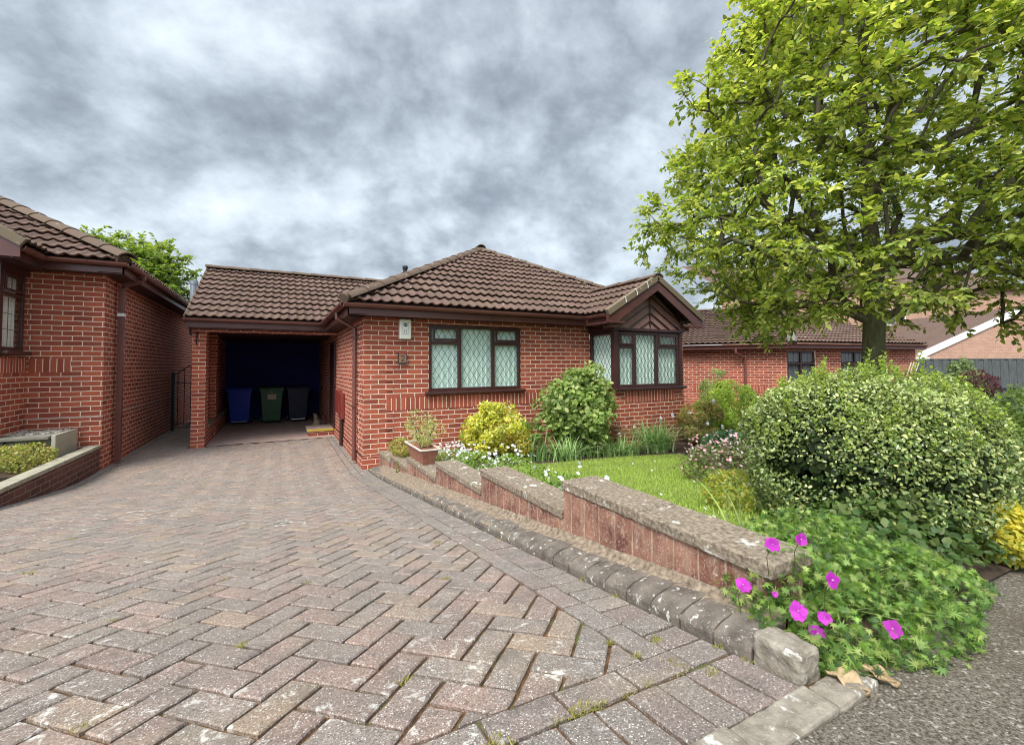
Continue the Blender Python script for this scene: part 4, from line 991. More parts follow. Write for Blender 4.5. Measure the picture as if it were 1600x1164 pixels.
BH = empty('tall_brick_house', (34, 14, 0), 'tall pale orange brick house far behind the tree and the grey fence', 'house')
m = MB(); m.wall((26.5, 19.5), (48, 10.5), -.5, 6.9, 0); m.build('wall', M_brick_far, BH, recalc=False)
m = MB(); m.face([(26, 19.4, 6.8), (48.5, 10.0, 6.8), (51, 15, 9.6), (29, 25, 9.6)]); m.build('roof', M_tile, BH, recalc=False)
wd = V3(21.5, -9, 0).normalized(); wn = V3(wd.y, -wd.x, 0)
for t_, z_ in ((5.2, 3.6), (12, 4.2)):
    p = V3(26.5, 19.5, z_)+wd*t_+wn*.02; mm = MB(); mt4 = Matrix((wd, V3(0, 0, 1), wn)).transposed().to_4x4(); mt4.translation = p
    mm.box((0, 0, 0), (1.6, 1.15, .06), mt4); wo_ = mm.build('window', M_white, BH); mm = MB(); mm.box((.1, .1, .05), (.75, 1.05, .07), mt4); mm.box((.85, .1, .05), (1.5, 1.05, .07), mt4); mm.build('pane', mat('far_pane', (.06, .07, .08), .1, .6), wo_)
GA_ = empty('brick_garage', (36, 8, 0), 'pale brick gabled garage with white barge boards above the grey fence', 'garage')
gp = [V3(28.820, 9.606, 1.598), V3(28.815, 9.592, 2.016), V3(32.986, 7.288, 4.205), V3(37.550, 4.950, 1.964), V3(37.575, 5.021, -0.187), V3(28.840, 9.664, -0.135)]
gdir = (gp[3]-gp[1]); gdir.z = 0; gdir.normalize()
m = MB(); L = (gp[4]-gp[5]).length; hh = [(0, -.6), (L, -.6), (L, gp[1].z), (L/2, gp[2].z), (0, gp[1].z)]
m.face([V3(gp[5].x, gp[5].y, 0)+gdir*u_+V3(0, 0, z_) for u_, z_ in hh], [(u_, z_) for u_, z_ in hh]); m.build('wall', M_brick_far, GA_, recalc=False)
m = MB(); gn = V3(gdir.y, -gdir.x, 0); o0 = V3(gp[5].x, gp[5].y, 0)+gn*.05
for s0, s1 in (((-.5, gp[1].z-.12), (L/2, gp[2].z+.10)), ((L+.5, gp[1].z-.12), (L/2, gp[2].z+.10))):
    m.bar(o0+gdir*s0[0]+V3(0, 0, s0[1]), o0+gdir*s1[0]+V3(0, 0, s1[1]), .05, .30, (0, 0, 1))
m.bar(o0+gdir*-1.7+V3(0, 0, gp[1].z-.30), o0+gdir*.0+V3(0, 0, gp[1].z-.30), .1, .28); m.build('barge_board', M_white, GA_)
m = MB(); bk_ = -gn*7
m.face([o0+gdir*-.5+V3(0, 0, gp[1].z-.02), o0+gdir*(L/2)+V3(0, 0, gp[2].z+.2), o0+gdir*(L/2)+V3(0, 0, gp[2].z+.2)+bk_, o0+gdir*-.5+V3(0, 0, gp[1].z-.02)+bk_]); m.build('roof', M_tile, GA_, recalc=False)
def fence_bld(nt, b):
    t = NT(nt); ob = t.coord('Object', (6, 6, .6)); c = t.mix(t.step(t.noise(ob, 6, 5), .3, .7), (.055, .062, .062), (.115, .125, .125)); t.L.new(c, b.inputs['Base Color'])
M_fence = mat('grey_fence_boards', rough=.9, build=fence_bld)
FN = empty('panel_fence', (20, 6, 0), 'dark grey vertical board fence behind the shrubs at the right', 'fence')
fa_, fb_ = V3(18.022, 6.846, 1.651), V3(23.256, 4.064, 1.620); fd = fb_-fa_; fd.z = 0; FLn = fd.length; fd.normalize(); fn_ = V3(fd.y, -fd.x, 0)
m = MB(); k = 0; x = 0
while x < FLn:
    p = V3(fa_.x, fa_.y, -.2)+fd*x+fn_*(.012*(k % 2)); q_ = p+fd*.135; m.bar(p+V3(0, 0, .93), q_+V3(0, 0, .93), .018, 1.86+.005*(k % 3)); x += .137; k += 1
m.build('boards', M_fence, FN)
m = MB()
for z in (.35, .75): m.bar(V3(fa_.x, fa_.y, z)+fn_*.05, V3(fb_.x, fb_.y, z)+fn_*.05, .05, .07)
m.bar(V3(fa_.x, fa_.y, 1.68)+fn_*.0, V3(fb_.x, fb_.y, 1.68), .06, .03); m.build('rails', M_fence, FN)
x = 0
while x < FLn: m = MB(); p = V3(fa_.x, fa_.y, -.3)+fd*x-fn_*.06; m.bar(p, p+V3(0, 0, 2.0), .09, .09); m.build('post', M_fence, FN); x += 1.83
CANES = [(V3(15.071, 5.484, 1.267), V3(15.159, 5.424, 1.579)), (V3(15.132, 5.451, 1.266), V3(15.221, 5.392, 1.578)), (V3(15.194, 5.418, 1.266), V3(15.282, 5.359, 1.578)), (V3(15.255, 5.386, 1.266), V3(15.343, 5.326, 1.578))]
M_wood = mat('orange_wood', rough=.8, build=noisy((.26, .11, .06), (.34, .16, .09), 10, .2))
WP = empty('wooden_trellis_panel', (15, 5.6, 0), 'small orange wood panel with crossed pale canes by the far bungalow', 'panel')
pa, pb = V3(15.136, 5.787, 1.333), V3(15.607, 5.536, 1.330); m = MB(); m.bar(V3(pa.x, pa.y, .9), V3(pb.x, pb.y, .9), .03, 1.2); m.build('board', M_wood, WP)
m = MB()
for k in range(4):
    a, b = CANES[k]; m.tube([a, b], .014, 5)
m.build('canes', mat('pale_cane', (.55, .48, .38), .7), WP)
# tv aerial
AE = MB(); a0 = V3(-.6, 15.8, 3.7); AE.tube([a0, a0+V3(0, 0, .62)], .012, 6); e0 = a0+V3(0, 0, .42); AE.tube([e0+V3(-.35, 0, .02), e0+V3(.85, .1, -.10)], .009, 5)
AE.tube([e0+V3(-.3, 0, -.05), e0+V3(-.12, 0, .32)], .007, 4)
for k in range(8): c = e0+V3(-.1+.12*k, 0, -.0-.01*k); AE.tube([c+V3(0, -.14, -.05), c+V3(0, .14, .07)], .006, 4)
tag(AE.build('tv_aerial', M_iron), 'thin television aerial just above the carport ridge', 'aerial')

# ------------------------------------------------------------------ vegetation
def noise3(P, f, seed):
    r = np.random.RandomState(seed); s = 0
    for k in range(5):
        w = r.randn(3)*f*(1+.6*k); s = s+np.sin(P@w+r.rand()*6.28)/(1+.5*k)
    return s/2.5
def shell(n, c, rad, lump=.08, f=3.0, seed=1, inner=.25, zmin=None, flat=1.0):
    d = unit(R_.randn(int(n*1.3), 3)); P = d*(1-inner*R_.rand(len(d), 1)**1.6)
    P = P*(1+lump*noise3(d, f, seed))[:, None]
    if flat != 1.0: pass
    P = P*np.array(rad)+np.array(c); Nn = unit(d/np.array(rad))
    if zmin is not None: k = P[:, 2] > zmin; P = P[k]; Nn = Nn[k]
    return P[:n], Nn[:n]
def bush(name, label, cat, c, rad, n, size, pal, w=None, ratio=.6, clumps=0, csize=.25, seed=1, m=M_leaf, stems=8, lump=.1, group=None, up=.5, zmin=None, tips=None, parts=True, base=None):
    base = base if base is not None else GZ(c[0], c[1])
    E = empty(name, (c[0], c[1], base), label, cat, group)
    zmin = zmin if zmin is not None else base+.01
    if clumps:
        Q, QN = shell(clumps, c, np.array(rad)*(1-csize*.55), lump, 3, seed, .45, zmin)
        Ps = []; Ns = []; Ks = []
        k = n//len(Q)
        for i, (q, qn) in enumerate(zip(Q, QN)):
            cr_ = csize*np.array(rad).mean()*R_.uniform(.7, 1.35); d = unit(R_.randn(k, 3)+qn*.7); p = q+d*cr_*(1-.4*R_.rand(k, 1)); Ps.append(p); Ns.append(unit(d+qn*.5)); Ks.append(np.full(k, i))
        P = np.concatenate(Ps); N_ = np.concatenate(Ns); K = np.concatenate(Ks); kk = P[:, 2] > zmin; P, N_, K = P[kk], N_[kk], K[kk]; bright = R_.uniform(.82, 1.18, clumps+1)[K]
    else:
        P, N_ = shell(n, c, rad, lump, 4, seed, .3, zmin); bright = 1+.12*noise3(P, 4/np.mean(rad), seed+5)
    n = len(P); rr = R_.randn(n, 3)
    nrm = unit(N_*.8+np.array([0, 0, up])+rr*.45); D = unit(np.cross(nrm, R_.randn(n, 3))+N_*.5+np.array([0, 0, .15]))
    C = cols(n, pal, w)*bright[:, None]
    sz = size*R_.uniform(.65, 1.25, n)
    leaves('foliage', P-D*sz[:, None]*.5, D, nrm, sz, ratio, C, m, E)
    sm_ = MB()
    for k in range(stems):
        q = P[R_.randint(n)]; a = V3(c[0]+R_.uniform(-.1, .1)*rad[0], c[1]+R_.uniform(-.1, .1)*rad[1], base-.02); b = V3(*q); mid = (a+b)/2+V3(0, 0, .1*rad[2]); sm_.tube([a, mid, a.lerp(b, .9)], [.012, .008, .004], 5, False)
    if stems: sm_.build('stems', M_bark, E)
    return E, P, N_

# inner mass so that hedges are not see-through: dense inner twigs and leaves
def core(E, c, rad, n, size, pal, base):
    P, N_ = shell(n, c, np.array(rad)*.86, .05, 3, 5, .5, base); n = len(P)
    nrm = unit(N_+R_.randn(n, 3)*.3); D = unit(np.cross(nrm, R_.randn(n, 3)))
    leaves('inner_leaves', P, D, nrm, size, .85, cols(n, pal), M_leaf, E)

# the clipped privet hedge
PRIV = [(.16, .23, .06), (.29, .35, .11), (.075, .125, .035), (.48, .50, .18)]
def hedge():
    c = (2.97, 1.27, 1.00); rad = (.62, .60, .53)
    b = GZ(c[0], c[1]); E = empty('clipped_hedge', (c[0], c[1], b), 'big rounded clipped hedge bush with small glossy leaves in the front right of the garden', 'hedge')
    n = 74000; d = unit(R_.randn(n, 3))
    d2 = np.sign(d)*np.abs(d)**.64; d2 = d2/np.maximum(np.abs(d2).max(1, keepdims=True)*.15+.85*np.linalg.norm(d2, axis=1, keepdims=True), 1e-6)
    depth = R_.rand(n)**1.8*.30
    lum = .07*noise3(d, 3.5, 3)+.06*noise3(d, 9, 4)+.04*noise3(d, 22, 6)
    P = d2*(1-depth+lum)[:, None]*np.array(rad)+np.array(c)
    tw = unit(np.stack([d[:, 0], d[:, 1], d[:, 2]*1.2], 1))
    k = P[:, 2] > b+.02; P, tw, depth = P[k], tw[k], depth[k]; n = len(P)
    nrm = unit(tw*.7+np.array([0, 0, .45])+R_.randn(n, 3)*.5); D = unit(np.cross(nrm, R_.randn(n, 3))+tw*.55)
    C = cols(n, PRIV, [.36, .34, .2, .10], .14)
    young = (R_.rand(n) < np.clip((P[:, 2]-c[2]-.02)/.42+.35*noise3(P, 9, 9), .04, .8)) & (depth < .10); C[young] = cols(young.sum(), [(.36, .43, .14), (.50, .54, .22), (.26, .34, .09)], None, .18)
    yl = (noise3(P, 5, 21) > .75) & (depth < .08); C[yl] = cols(yl.sum(), [(.26, .34, .07), (.20, .29, .05)], None, .15)
    sz = R_.uniform(.013, .026, n)
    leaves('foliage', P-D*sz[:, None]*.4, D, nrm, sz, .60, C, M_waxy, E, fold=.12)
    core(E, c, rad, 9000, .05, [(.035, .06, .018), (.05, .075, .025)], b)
    # upright young shoots
    Pl = []; Dl = []; Nl = []; st_ = MB()
    for i in range(190):
        a = R_.rand()*6.28; r = math.sqrt(R_.rand())*.99; x = c[0]+rad[0]*r*math.cos(a); y = c[1]+rad[1]*r*math.sin(a); zt = c[2]+rad[2]*math.sqrt(max(0, 1-r*r*.93))*.97
        h = R_.uniform(.03, .11) if i > 22 else R_.uniform(.10, .17)
        lean = V3(R_.uniform(-.3, .3)+.3*math.cos(a)*r, R_.uniform(-.3, .3)+.3*math.sin(a)*r, 1).normalized(); p0 = V3(x, y, zt-.03); st_.tube([p0, p0+lean*h], .0015, 4, False)
        for j in range(int(h/.012)):
            p = p0+lean*(.012*j+.01); az = j*1.57+R_.rand()*.4; dd = V3(math.cos(az), math.sin(az), .7+.02*j).normalized()
            for sg in (1, -1): Pl.append(p); Dl.append((dd.x*sg, dd.y*sg, dd.z)); Nl.append((-dd.x*sg*.6, -dd.y*sg*.6, 1))
    n2 = len(Pl); leaves('young_shoots', np.array([tuple(p) for p in Pl]), np.array(Dl), np.array(Nl), R_.uniform(.02, .034, n2), .5, cols(n2, [(.34, .42, .10), (.28, .37, .08)], None, .1), M_leaf, E)
    st_.build('shoot_stems', M_stem, E)['kind'] = 'stuff'
    for q in range(7):
        pass
hedge()
bush('ivy_shrub', 'dark leafy skirt of climbing leaves spreading under the clipped hedge', 'shrub', (2.72, 1.02, .70), (.62, .30, .26), 4200, .040, [(.07, .13, .035), (.11, .18, .05), (.15, .20, .06)], ratio=.8, seed=5, stems=4, lump=.2)
bush('golden_shrub', 'bright yellow leaved shrub at the right edge, low beside the clipped hedge', 'shrub', (2.92, .74, .70), (.14, .12, .28), 2600, .035, [(.55, .50, .06), (.62, .55, .10), (.36, .40, .07)], ratio=.6, seed=6, stems=3, lump=.2, clumps=16, csize=.4)
bush('privet_bush', 'pale green leafy bush at the right edge behind the hedge', 'shrub', (5.75, 1.32, .84), (.70, .45, .42), 5200, .04, [(.22, .30, .07), (.30, .38, .12), (.14, .22, .06)], seed=7, stems=3, lump=.15, clumps=20, csize=.35)

# shrubs in front of the bungalow
bush('yellow_shrub', 'rounded shrub with bright yellow and green leaves under the bungalow window', 'shrub', (3.0, 6.22, .55), (.56, .42, .42), 7000, .058, [(.66, .62, .08), (.54, .56, .10), (.26, .33, .06), (.74, .68, .22)], [.35, .28, .22, .15], ratio=.5, clumps=46, csize=.34, seed=11, stems=8)
bush('yellow_sapling', 'small golden leaved shrub tucked against the right of the rounded yellow shrub', 'shrub', (3.34, 5.92, .36), (.24, .22, .28), 1100, .045, [(.55, .42, .06), (.50, .46, .08), (.26, .28, .06)], ratio=.5, clumps=12, csize=.4, seed=12, stems=4)
bush('hydrangea_bush', 'tall leafy green hydrangea bush left of the bay window', 'bush', (4.36, 5.98, .78), (.68, .45, .78), 8500, .085, [(.24, .34, .09), (.34, .43, .13), (.15, .23, .06), (.47, .51, .20)], [.35, .3, .15, .2], ratio=.66, clumps=110, csize=.30, seed=13, stems=16, lump=.3)
bush('bronze_shrub', 'bronze green shrub in front of the bay window', 'shrub', (7.15, 5.72, .44), (.62, .36, .50), 7500, .048, [(.46, .38, .13), (.34, .38, .11), (.52, .34, .14), (.22, .26, .08)], clumps=24, csize=.3, seed=14, ratio=.45, stems=8)
bush('evergreen_shrub', 'bright mid green rounded shrub between the bay window and the far bungalow', 'shrub', (8.35, 6.05, .58), (.82, .55, .66), 15000, .055, [(.42, .54, .11), (.54, .64, .15), (.28, .38, .09), (.68, .72, .20)], clumps=50, csize=.28, seed=15, ratio=.5, stems=8)
bush('tall_shrub', 'taller pointed green shrub rising behind the bright green shrub', 'shrub', (9.15, 7.0, 1.00), (.36, .3, .55), 1800, .045, [(.26, .40, .12), (.34, .48, .15)], clumps=14, csize=.4, seed=16, stems=4)
bush('low_perennial', 'low rounded green perennial with broad leaves at the lawn edge beside the strappy clump', 'plant', (7.0, 5.15, .18), (.50, .28, .18), 1400, .07, [(.15, .30, .13), (.22, .38, .16)], ratio=.8, seed=17, stems=0)
bush('euphorbia_plant', 'fresh green leafy plant between the yellow shrub and the hydrangea', 'plant', (3.62, 6.15, .40), (.24, .2, .32), 1100, .05, [(.14, .27, .05), (.20, .34, .07)], ratio=.4, clumps=10, csize=.45, seed=18, stems=6)

def strappy(name, label, x, y, n, h, wd, pal, spread=.15, lean=.7, cat='plant', seg=6, base=None, group=None):
    b = GZ(x, y) if base is None else base; E = empty(name, (x, y, b), label, cat, group)
    P = np.stack([x+R_.randn(n)*spread, y+R_.randn(n)*spread*.7, np.full(n, b-.01)], 1)
    blades('leaves', P, h*R_.uniform(.55, 1.1, n), wd*R_.uniform(.6, 1.2, n), R_.uniform(.1, lean, n), cols(n, pal), M_grass, E, seg); return E
IR = [(.18, .30, .09), (.25, .38, .12), (.33, .44, .19)]
strappy('iris_clump', 'clump of long strappy green leaves at the foot of the bay window', 5.75, 5.55, 230, .66, .030, IR, .13, 1.7)
strappy('crocosmia_clump', 'low arching grassy clump left of the bay corner by the lawn edge', 4.95, 5.55, 170, .42, .024, IR, .13, 2.2)
strappy('iris_clump', 'upright sword shaped leaves beside the yellow shrub', 3.50, 5.75, 26, .48, .035, [(.22, .34, .14), (.17, .28, .09)], .07, .35)
strappy('daylily_clump', 'arching green leaves below the hydrangea at the lawn edge', 3.90, 5.62, 150, .45, .026, IR, .14, 2.0)
strappy('daylily_clump', 'dark leafy tuft at the right foot of the hydrangea', 4.50, 5.66, 90, .30, .02, [(.10, .18, .05), (.15, .24, .07)], .15, 1.3)
strappy('allium_plant', 'few tall bent strappy leaves standing behind the near end of the wall', 2.02, 1.42, 9, .36, .014, [(.28, .38, .10), (.34, .42, .14)], .06, 1.3, seg=9)

def flowers(E, P, r, pal, m=M_petal, name='flowers', k=5, nrm=None):
    n = len(P)
    if E is not None and 1 < n <= 100:
        for i in range(n): flowers(E, P[i:i+1], r, pal, m, 'flower', k)
        return
    PP = np.repeat(P, k, 0); az = np.tile(np.arange(k)*2*math.pi/k, n)+np.repeat(R_.rand(n)*6, k)
    nn = unit(np.array([0, -.5, .8])+.5*R_.randn(n, 3)) if nrm is None else np.array(nrm); a = unit(np.cross(nn, R_.randn(n, 3))); b = np.cross(nn, a)
    nn, a, b = [np.repeat(q, k, 0) for q in (nn, a, b)]; D = a*np.cos(az)[:, None]+b*np.sin(az)[:, None]+nn*.15
    C = np.repeat(cols(n, pal, None, .05), k, 0)
    o = leaves(name, PP, D, nn, r, .95, C, m, E, fold=.02, droop=.05)
    if n > 100: o['kind'] = 'stuff'
    return o
def flowering(name, label, c, rad, n, size, pal, nf, fr_, fpal, seed, cat='flowers', rise=.05, ratio=.5, clumps=0, group=None):
    E, P, N_ = bush(name, label, cat, c, rad, n, size, pal, seed=seed, ratio=ratio, stems=0, lump=.2, clumps=clumps, csize=.4, group=group)
    top = P[P[:, 2] > c[2]-.1*rad[2]]; i = R_.choice(len(top), nf); F = top[i]+np.array([0, 0, 1])*R_.uniform(.0, rise, (nf, 1))+.01*R_.randn(nf, 3)
    flowers(E, F, fr_, fpal); return E
WH = [(.80, .80, .80), (.75, .76, .80)]; LG = [(.24, .36, .06), (.32, .42, .10), (.18, .28, .06)]
fl_ = [((1.98, 5.45), (.30, .42, .15), 'white flower mass spilling behind the wall beside the terracotta trough'), ((1.86, 4.3), (.20, .50, .17), 'white bells on bright green foliage along the middle of the wall'), ((1.84, 3.3), (.20, .45, .17), 'white flowers and lime foliage behind the second highest wall step'), ((1.80, 2.45), (.17, .36, .13), 'sparse white flowers on green stems beside the highest wall step')]
for k, ((x, y), rad, lb) in enumerate(fl_):
    flowering('white_flowers', lb, (x, y, GZ(x, y)+rad[2]*.75), rad, 1900, .030, LG, [150, 62, 44, 30][k], .017, WH, 30+k, rise=.11, group='white flowers along the wall')
flowering('pink_flower_bush', 'loose bush of small pale pink flowers left of the clipped hedge', (3.75, 2.55, .58), (.45, .62, .24), 4000, .035, [(.13, .20, .06), (.18, .24, .08), (.22, .17, .09)], 420, .014, [(.72, .45, .52), (.80, .62, .66), (.62, .28, .36)], 35, rise=.13)
flowering('rose_bush', 'bronze stems with a few white blooms in front of the bay brickwork', (5.25, 6.0, .30), (.22, .12, .2), 350, .035, [(.20, .14, .06), (.14, .17, .06)], 22, .02, [(.75, .60, .55), (.8, .75, .72)], 36, rise=.12)
bush('yellow_groundcover', 'yellow green leafy tuft at the left foot of the clipped hedge', 'plant', (2.62, 1.86, .72), (.16, .22, .14), 900, .03, [(.45, .42, .07), (.30, .36, .08)], seed=41, stems=0)
# daisies on the lawn
D_ = []
for i in range(60):
    x, y = R_.uniform(2.1, 4.6), R_.uniform(1.6, 4.6)
    if in_lawn(x, y): D_.append((x, y, GZ(x, y)+.035))
dz = flowers(None, np.array(D_[:22]), .013, WH, name='daisies', k=7); tag(dz, 'scattered small white daisies on the front lawn', 'daisies', kind='stuff')
# white tall blooms near bay
E = empty('white_bloom_stems', (6.0, 5.4, .06), 'thin stems carrying small white blooms in front of the bay window', 'flowers')
st_ = MB(); F = []
for (x, y, z) in ((5.86, 5.55, .62), (6.12, 5.5, .66), (6.30, 5.3, .70), (5.45, 5.75, .50), (6.5, 5.1, .55), (6.75, 5.0, .48), (6.6, 5.05, .92), (6.9, 4.95, .4), (7.1, 4.9, .5), (5.2, 5.85, .35)):
    st_.tube([(x, y, .02), (x+.02, y, z*.6), (x, y, z)], .004, 4); F += [(x+R_.uniform(-.03, .03), y+R_.uniform(-.02, .02), z+R_.uniform(-.03, .02)) for _ in range(4)]
st_.build('stems', M_stem, E); flowers(E, np.array(F), .028, WH)
# planter trough on the wall
TR = empty('terracotta_trough', (1.62, 5.0, .47), 'terracotta trough with a pale rim standing on the wall near the house', 'planter')
m = MB(); a0, a1 = (1.44, 4.25), (1.62, 5.15)
P = [(1.40, 4.70, .475), (1.52, 4.70, .475), (1.52, 5.22, .475), (1.40, 5.22, .475), (1.36, 4.64, .64), (1.56, 4.64, .64), (1.56, 5.28, .64), (1.36, 5.28, .64)]
m.v = P; m.vc = [(1, 1, 1)]*8
for f in ((0, 3, 2, 1), (0, 1, 5, 4), (1, 2, 6, 5), (2, 3, 7, 6), (3, 0, 4, 7)): m.f.append(f); m.uv += [(0, 0)]*4
m.face([(1.375, 4.66, .615), (1.545, 4.66, .615), (1.545, 5.26, .615), (1.375, 5.26, .615)]); m.build('body', M_terra, TR)
m = MB()
for a, b in (((1.35, 4.63), (1.57, 4.63)), ((1.57, 4.63), (1.57, 5.29)), ((1.57, 5.29), (1.35, 5.29)), ((1.35, 5.29), (1.35, 4.63))): m.bar((*a, .642), (*b, .642), .016, .014)
m.build('rim', mat('pale_rim', (.60, .56, .48), .7), TR)
bush('trough_plant', 'pale yellow green wallflower growing in the terracotta trough', 'plant', (1.47, 4.95, .84), (.18, .28, .20), 1300, .035, [(.50, .52, .18), (.38, .44, .13), (.58, .54, .28)], seed=51, ratio=.28, clumps=16, csize=.5, base=.62, stems=10)
bush('trailing_plant', 'orange tinted trailing plant hanging over the low end of the wall by the house corner', 'plant', (1.50, 6.05, .44), (.17, .34, .12), 1100, .035, [(.36, .36, .10), (.42, .30, .10), (.28, .32, .08)], seed=52, base=.2, stems=0)
bush('trailing_vine', 'thin strand of leaves hanging down the wall face', 'plant', (1.345, 5.62, .22), (.02, .05, .14), 120, .028, [(.26, .22, .08), (.18, .22, .07)], seed=53, base=.1, stems=0)
strappy('bluebell_stems', 'thin pale flower stems against the brick beside the trough', 1.6, 6.3, 8, .55, .006, [(.45, .40, .25)], .08, .3, base=.2)
# left bed groundcover
bush('creeping_groundcover', 'yellow green creeping plants filling the left planter', 'plant', (-2.88, 7.0, .42), (.42, 1.45, .10), 10000, .035, [(.32, .36, .07), (.42, .42, .12), (.22, .28, .06), (.45, .36, .14)], seed=61, base=.33, stems=0, lump=.3, clumps=60, csize=.16)

# cranesbill with magenta flowers spilling over the kerb end
def cranesbill():
    E = empty('cranesbill_plant', (1.6, .8, .72), 'mound of ferny green foliage with bright magenta flowers spilling over the end of the wall', 'plant')
    n = 5600; cs = []
    blobs = [((1.62, .88, .84), (.30, .17, .11)), ((1.52, .70, .76), (.26, .12, .09)), ((1.95, .80, .78), (.32, .17, .10)), ((1.40, .68, .745), (.13, .09, .05)), ((1.34, .80, .775), (.09, .10, .06)), ((1.75, .60, .74), (.26, .10, .06)), ((1.80, 1.0, .86), (.35, .2, .10)), ((2.15, .72, .73), (.22, .14, .07)), ((1.40, .93, .80), (.10, .10, .07))]
    P = []; N_ = []
    for (c, r) in blobs:
        k = int(n*(r[0]*r[1])/.30)+90; p, q = shell(k, c, r, .2, 4, 3, .35, .70); P.append(p); N_.append(q)
    P = np.concatenate(P); N_ = np.concatenate(N_); N_ = N_[P[:, 1] > .50]; P = P[P[:, 1] > .50]; n = len(P)
    # each leaf: 7 narrow lobes
    k = 9; nn = unit(N_*.6+np.array([0, 0, .6])+.9*R_.randn(n, 3)); a = unit(np.cross(nn, R_.randn(n, 3))); b = np.cross(nn, a)
    az = np.tile(np.linspace(-2.4, 2.4, k), n); A = np.repeat(a, k, 0); B = np.repeat(b, k, 0); NN = np.repeat(nn, k, 0)
    D = A*np.cos(az)[:, None]+B*np.sin(az)[:, None]+NN*.12; sz = np.repeat(R_.uniform(.012, .024, n), k)*np.tile([.6, .8, .75, 1, 1.1, 1, .75, .8, .6], n)
    C = np.repeat(cols(n, [(.14, .25, .055), (.24, .37, .08), (.38, .47, .14), (.075, .14, .035)], [.3, .28, .2, .22], .2), k, 0)
    leaves('foliage', np.repeat(P, k, 0), D, NN, sz, .22, C, M_leaf, E, shape='lance', fold=.02, droop=.25)
    st_ = MB()
    for i in range(60):
        q = P[R_.randint(n)]; c = V3(1.6+R_.uniform(-.15, .3), .85+R_.uniform(-.1, .1), .72); st_.tube([c, V3(*q)*.5+c*.5+V3(0, 0, .03), V3(*q)], .0016, 4, False)
    st_.build('stems', M_stem, E)
    for (x, y, z, r) in ((1.30, .805, 1.015, .020), (1.375, .765, 1.03, .017), (1.455, .725, .91, .022), (1.225, .85, .895, .021), (1.37, .775, .817, .025), (1.44, .74, .796, .018), (1.418, .75, .752, .023), (1.615, .645, .765, .024), (1.30, .80, .872, .008)):
        v = unit(np.array([[-x*.6, -y*.9, .35+.3*R_.rand()]])); k = 11
        x, y, z = x*.95, y*.95, 1.55+(z-1.55)*.95; P1 = np.array([[x, y, z]]); nn = unit(v+.25*R_.randn(1, 3)); a = unit(np.cross(nn, R_.randn(1, 3))); b = np.cross(nn, a); az = np.arange(k)*2*math.pi/k+.12*R_.randn(k)
        D = a*np.cos(az)[:, None]+b*np.sin(az)[:, None]+nn*(.15+.22*R_.rand(k, 1))
        f = leaves('flower', np.repeat(P1, k, 0), D, np.repeat(nn, k, 0), r*R_.uniform(.9, 1.15, k), 1.0, cols(k, [(.44, .035, .42), (.52, .06, .48)], None, .08), M_petal, E, fold=.03, droop=.12)
        c_ = MB(); cc = V3(x, y, z)+V3(*nn[0])*.002; c_.tube([cc, cc+V3(*nn[0])*r*.25], [r*.10, r*.04], 6); c_.build('flower_centre', mat('flower_eye', (.75, .45, .70), .6), f)
        s2 = MB(); s2.tube([V3(x, y, z)-V3(*nn[0])*.003, V3(x+.02, y+.03, z-.05), V3(x+.06, y+.05, z-.12)], .0012, 4, False); s2.build('flower_stalk', M_stem, E)
cranesbill()
# dead leaves
def dead(loc, rz, L, wd, curl, label):
    mb = MB(); n = 14; k = 7; rows = []
    for i in range(n+1):
        t = i/n; w = wd*(math.sin(math.pi*min(1, t*.9+.08))**.7)*(1+.10*math.sin(i*2.7)); row = []
        for j in range(k):
            s = (j/(k-1)-.5)*2; ang = s*curl; x = w/2*(math.sin(ang)/curl if curl > .05 else s); z = w/2*(1-math.cos(ang))/curl+.004+.010*math.sin(t*5+s)+.006*math.sin(t*17+s*3)+.01
            row.append((x, t*L, z))
        rows.append(row)
    b = 0; mb.v = [p for r in rows for p in r]; mb.vc = [(1, 1, 1)]*len(mb.v)
    for i in range(n):
        for j in range(k-1): mb.f.append((i*k+j, i*k+j+1, (i+1)*k+j+1, (i+1)*k+j)); mb.uv += [(0, 0)]*4
    mb.tube([(0, 0, .012), (0, L, .014)], .0012, 4)
    o = mb.build('dead_leaf', M_dead, smooth=True, recalc=False); o.location = loc; o.rotation_euler = (0, 0, rz); tag(o, label, 'dead leaf', 'dead leaves at the kerb end')
    sd_ = o.modifiers.new('thick', 'SOLIDIFY'); sd_.thickness = .0008
M_dead = mat('dead_leaf', rough=.75, spec=.3, build=noisy((.26, .175, .09), (.46, .34, .20), 40, .6, 90))
dead((1.275, .655, .727), RAD(196), .09, .060, .7, 'dry tan fallen leaf lying flat at the kerb end, left of the rolled one')
dead((1.355, .635, .722), RAD(212), .10, .045, 2.2, 'rolled pale brown dead leaf right of the flat one on the pavement')

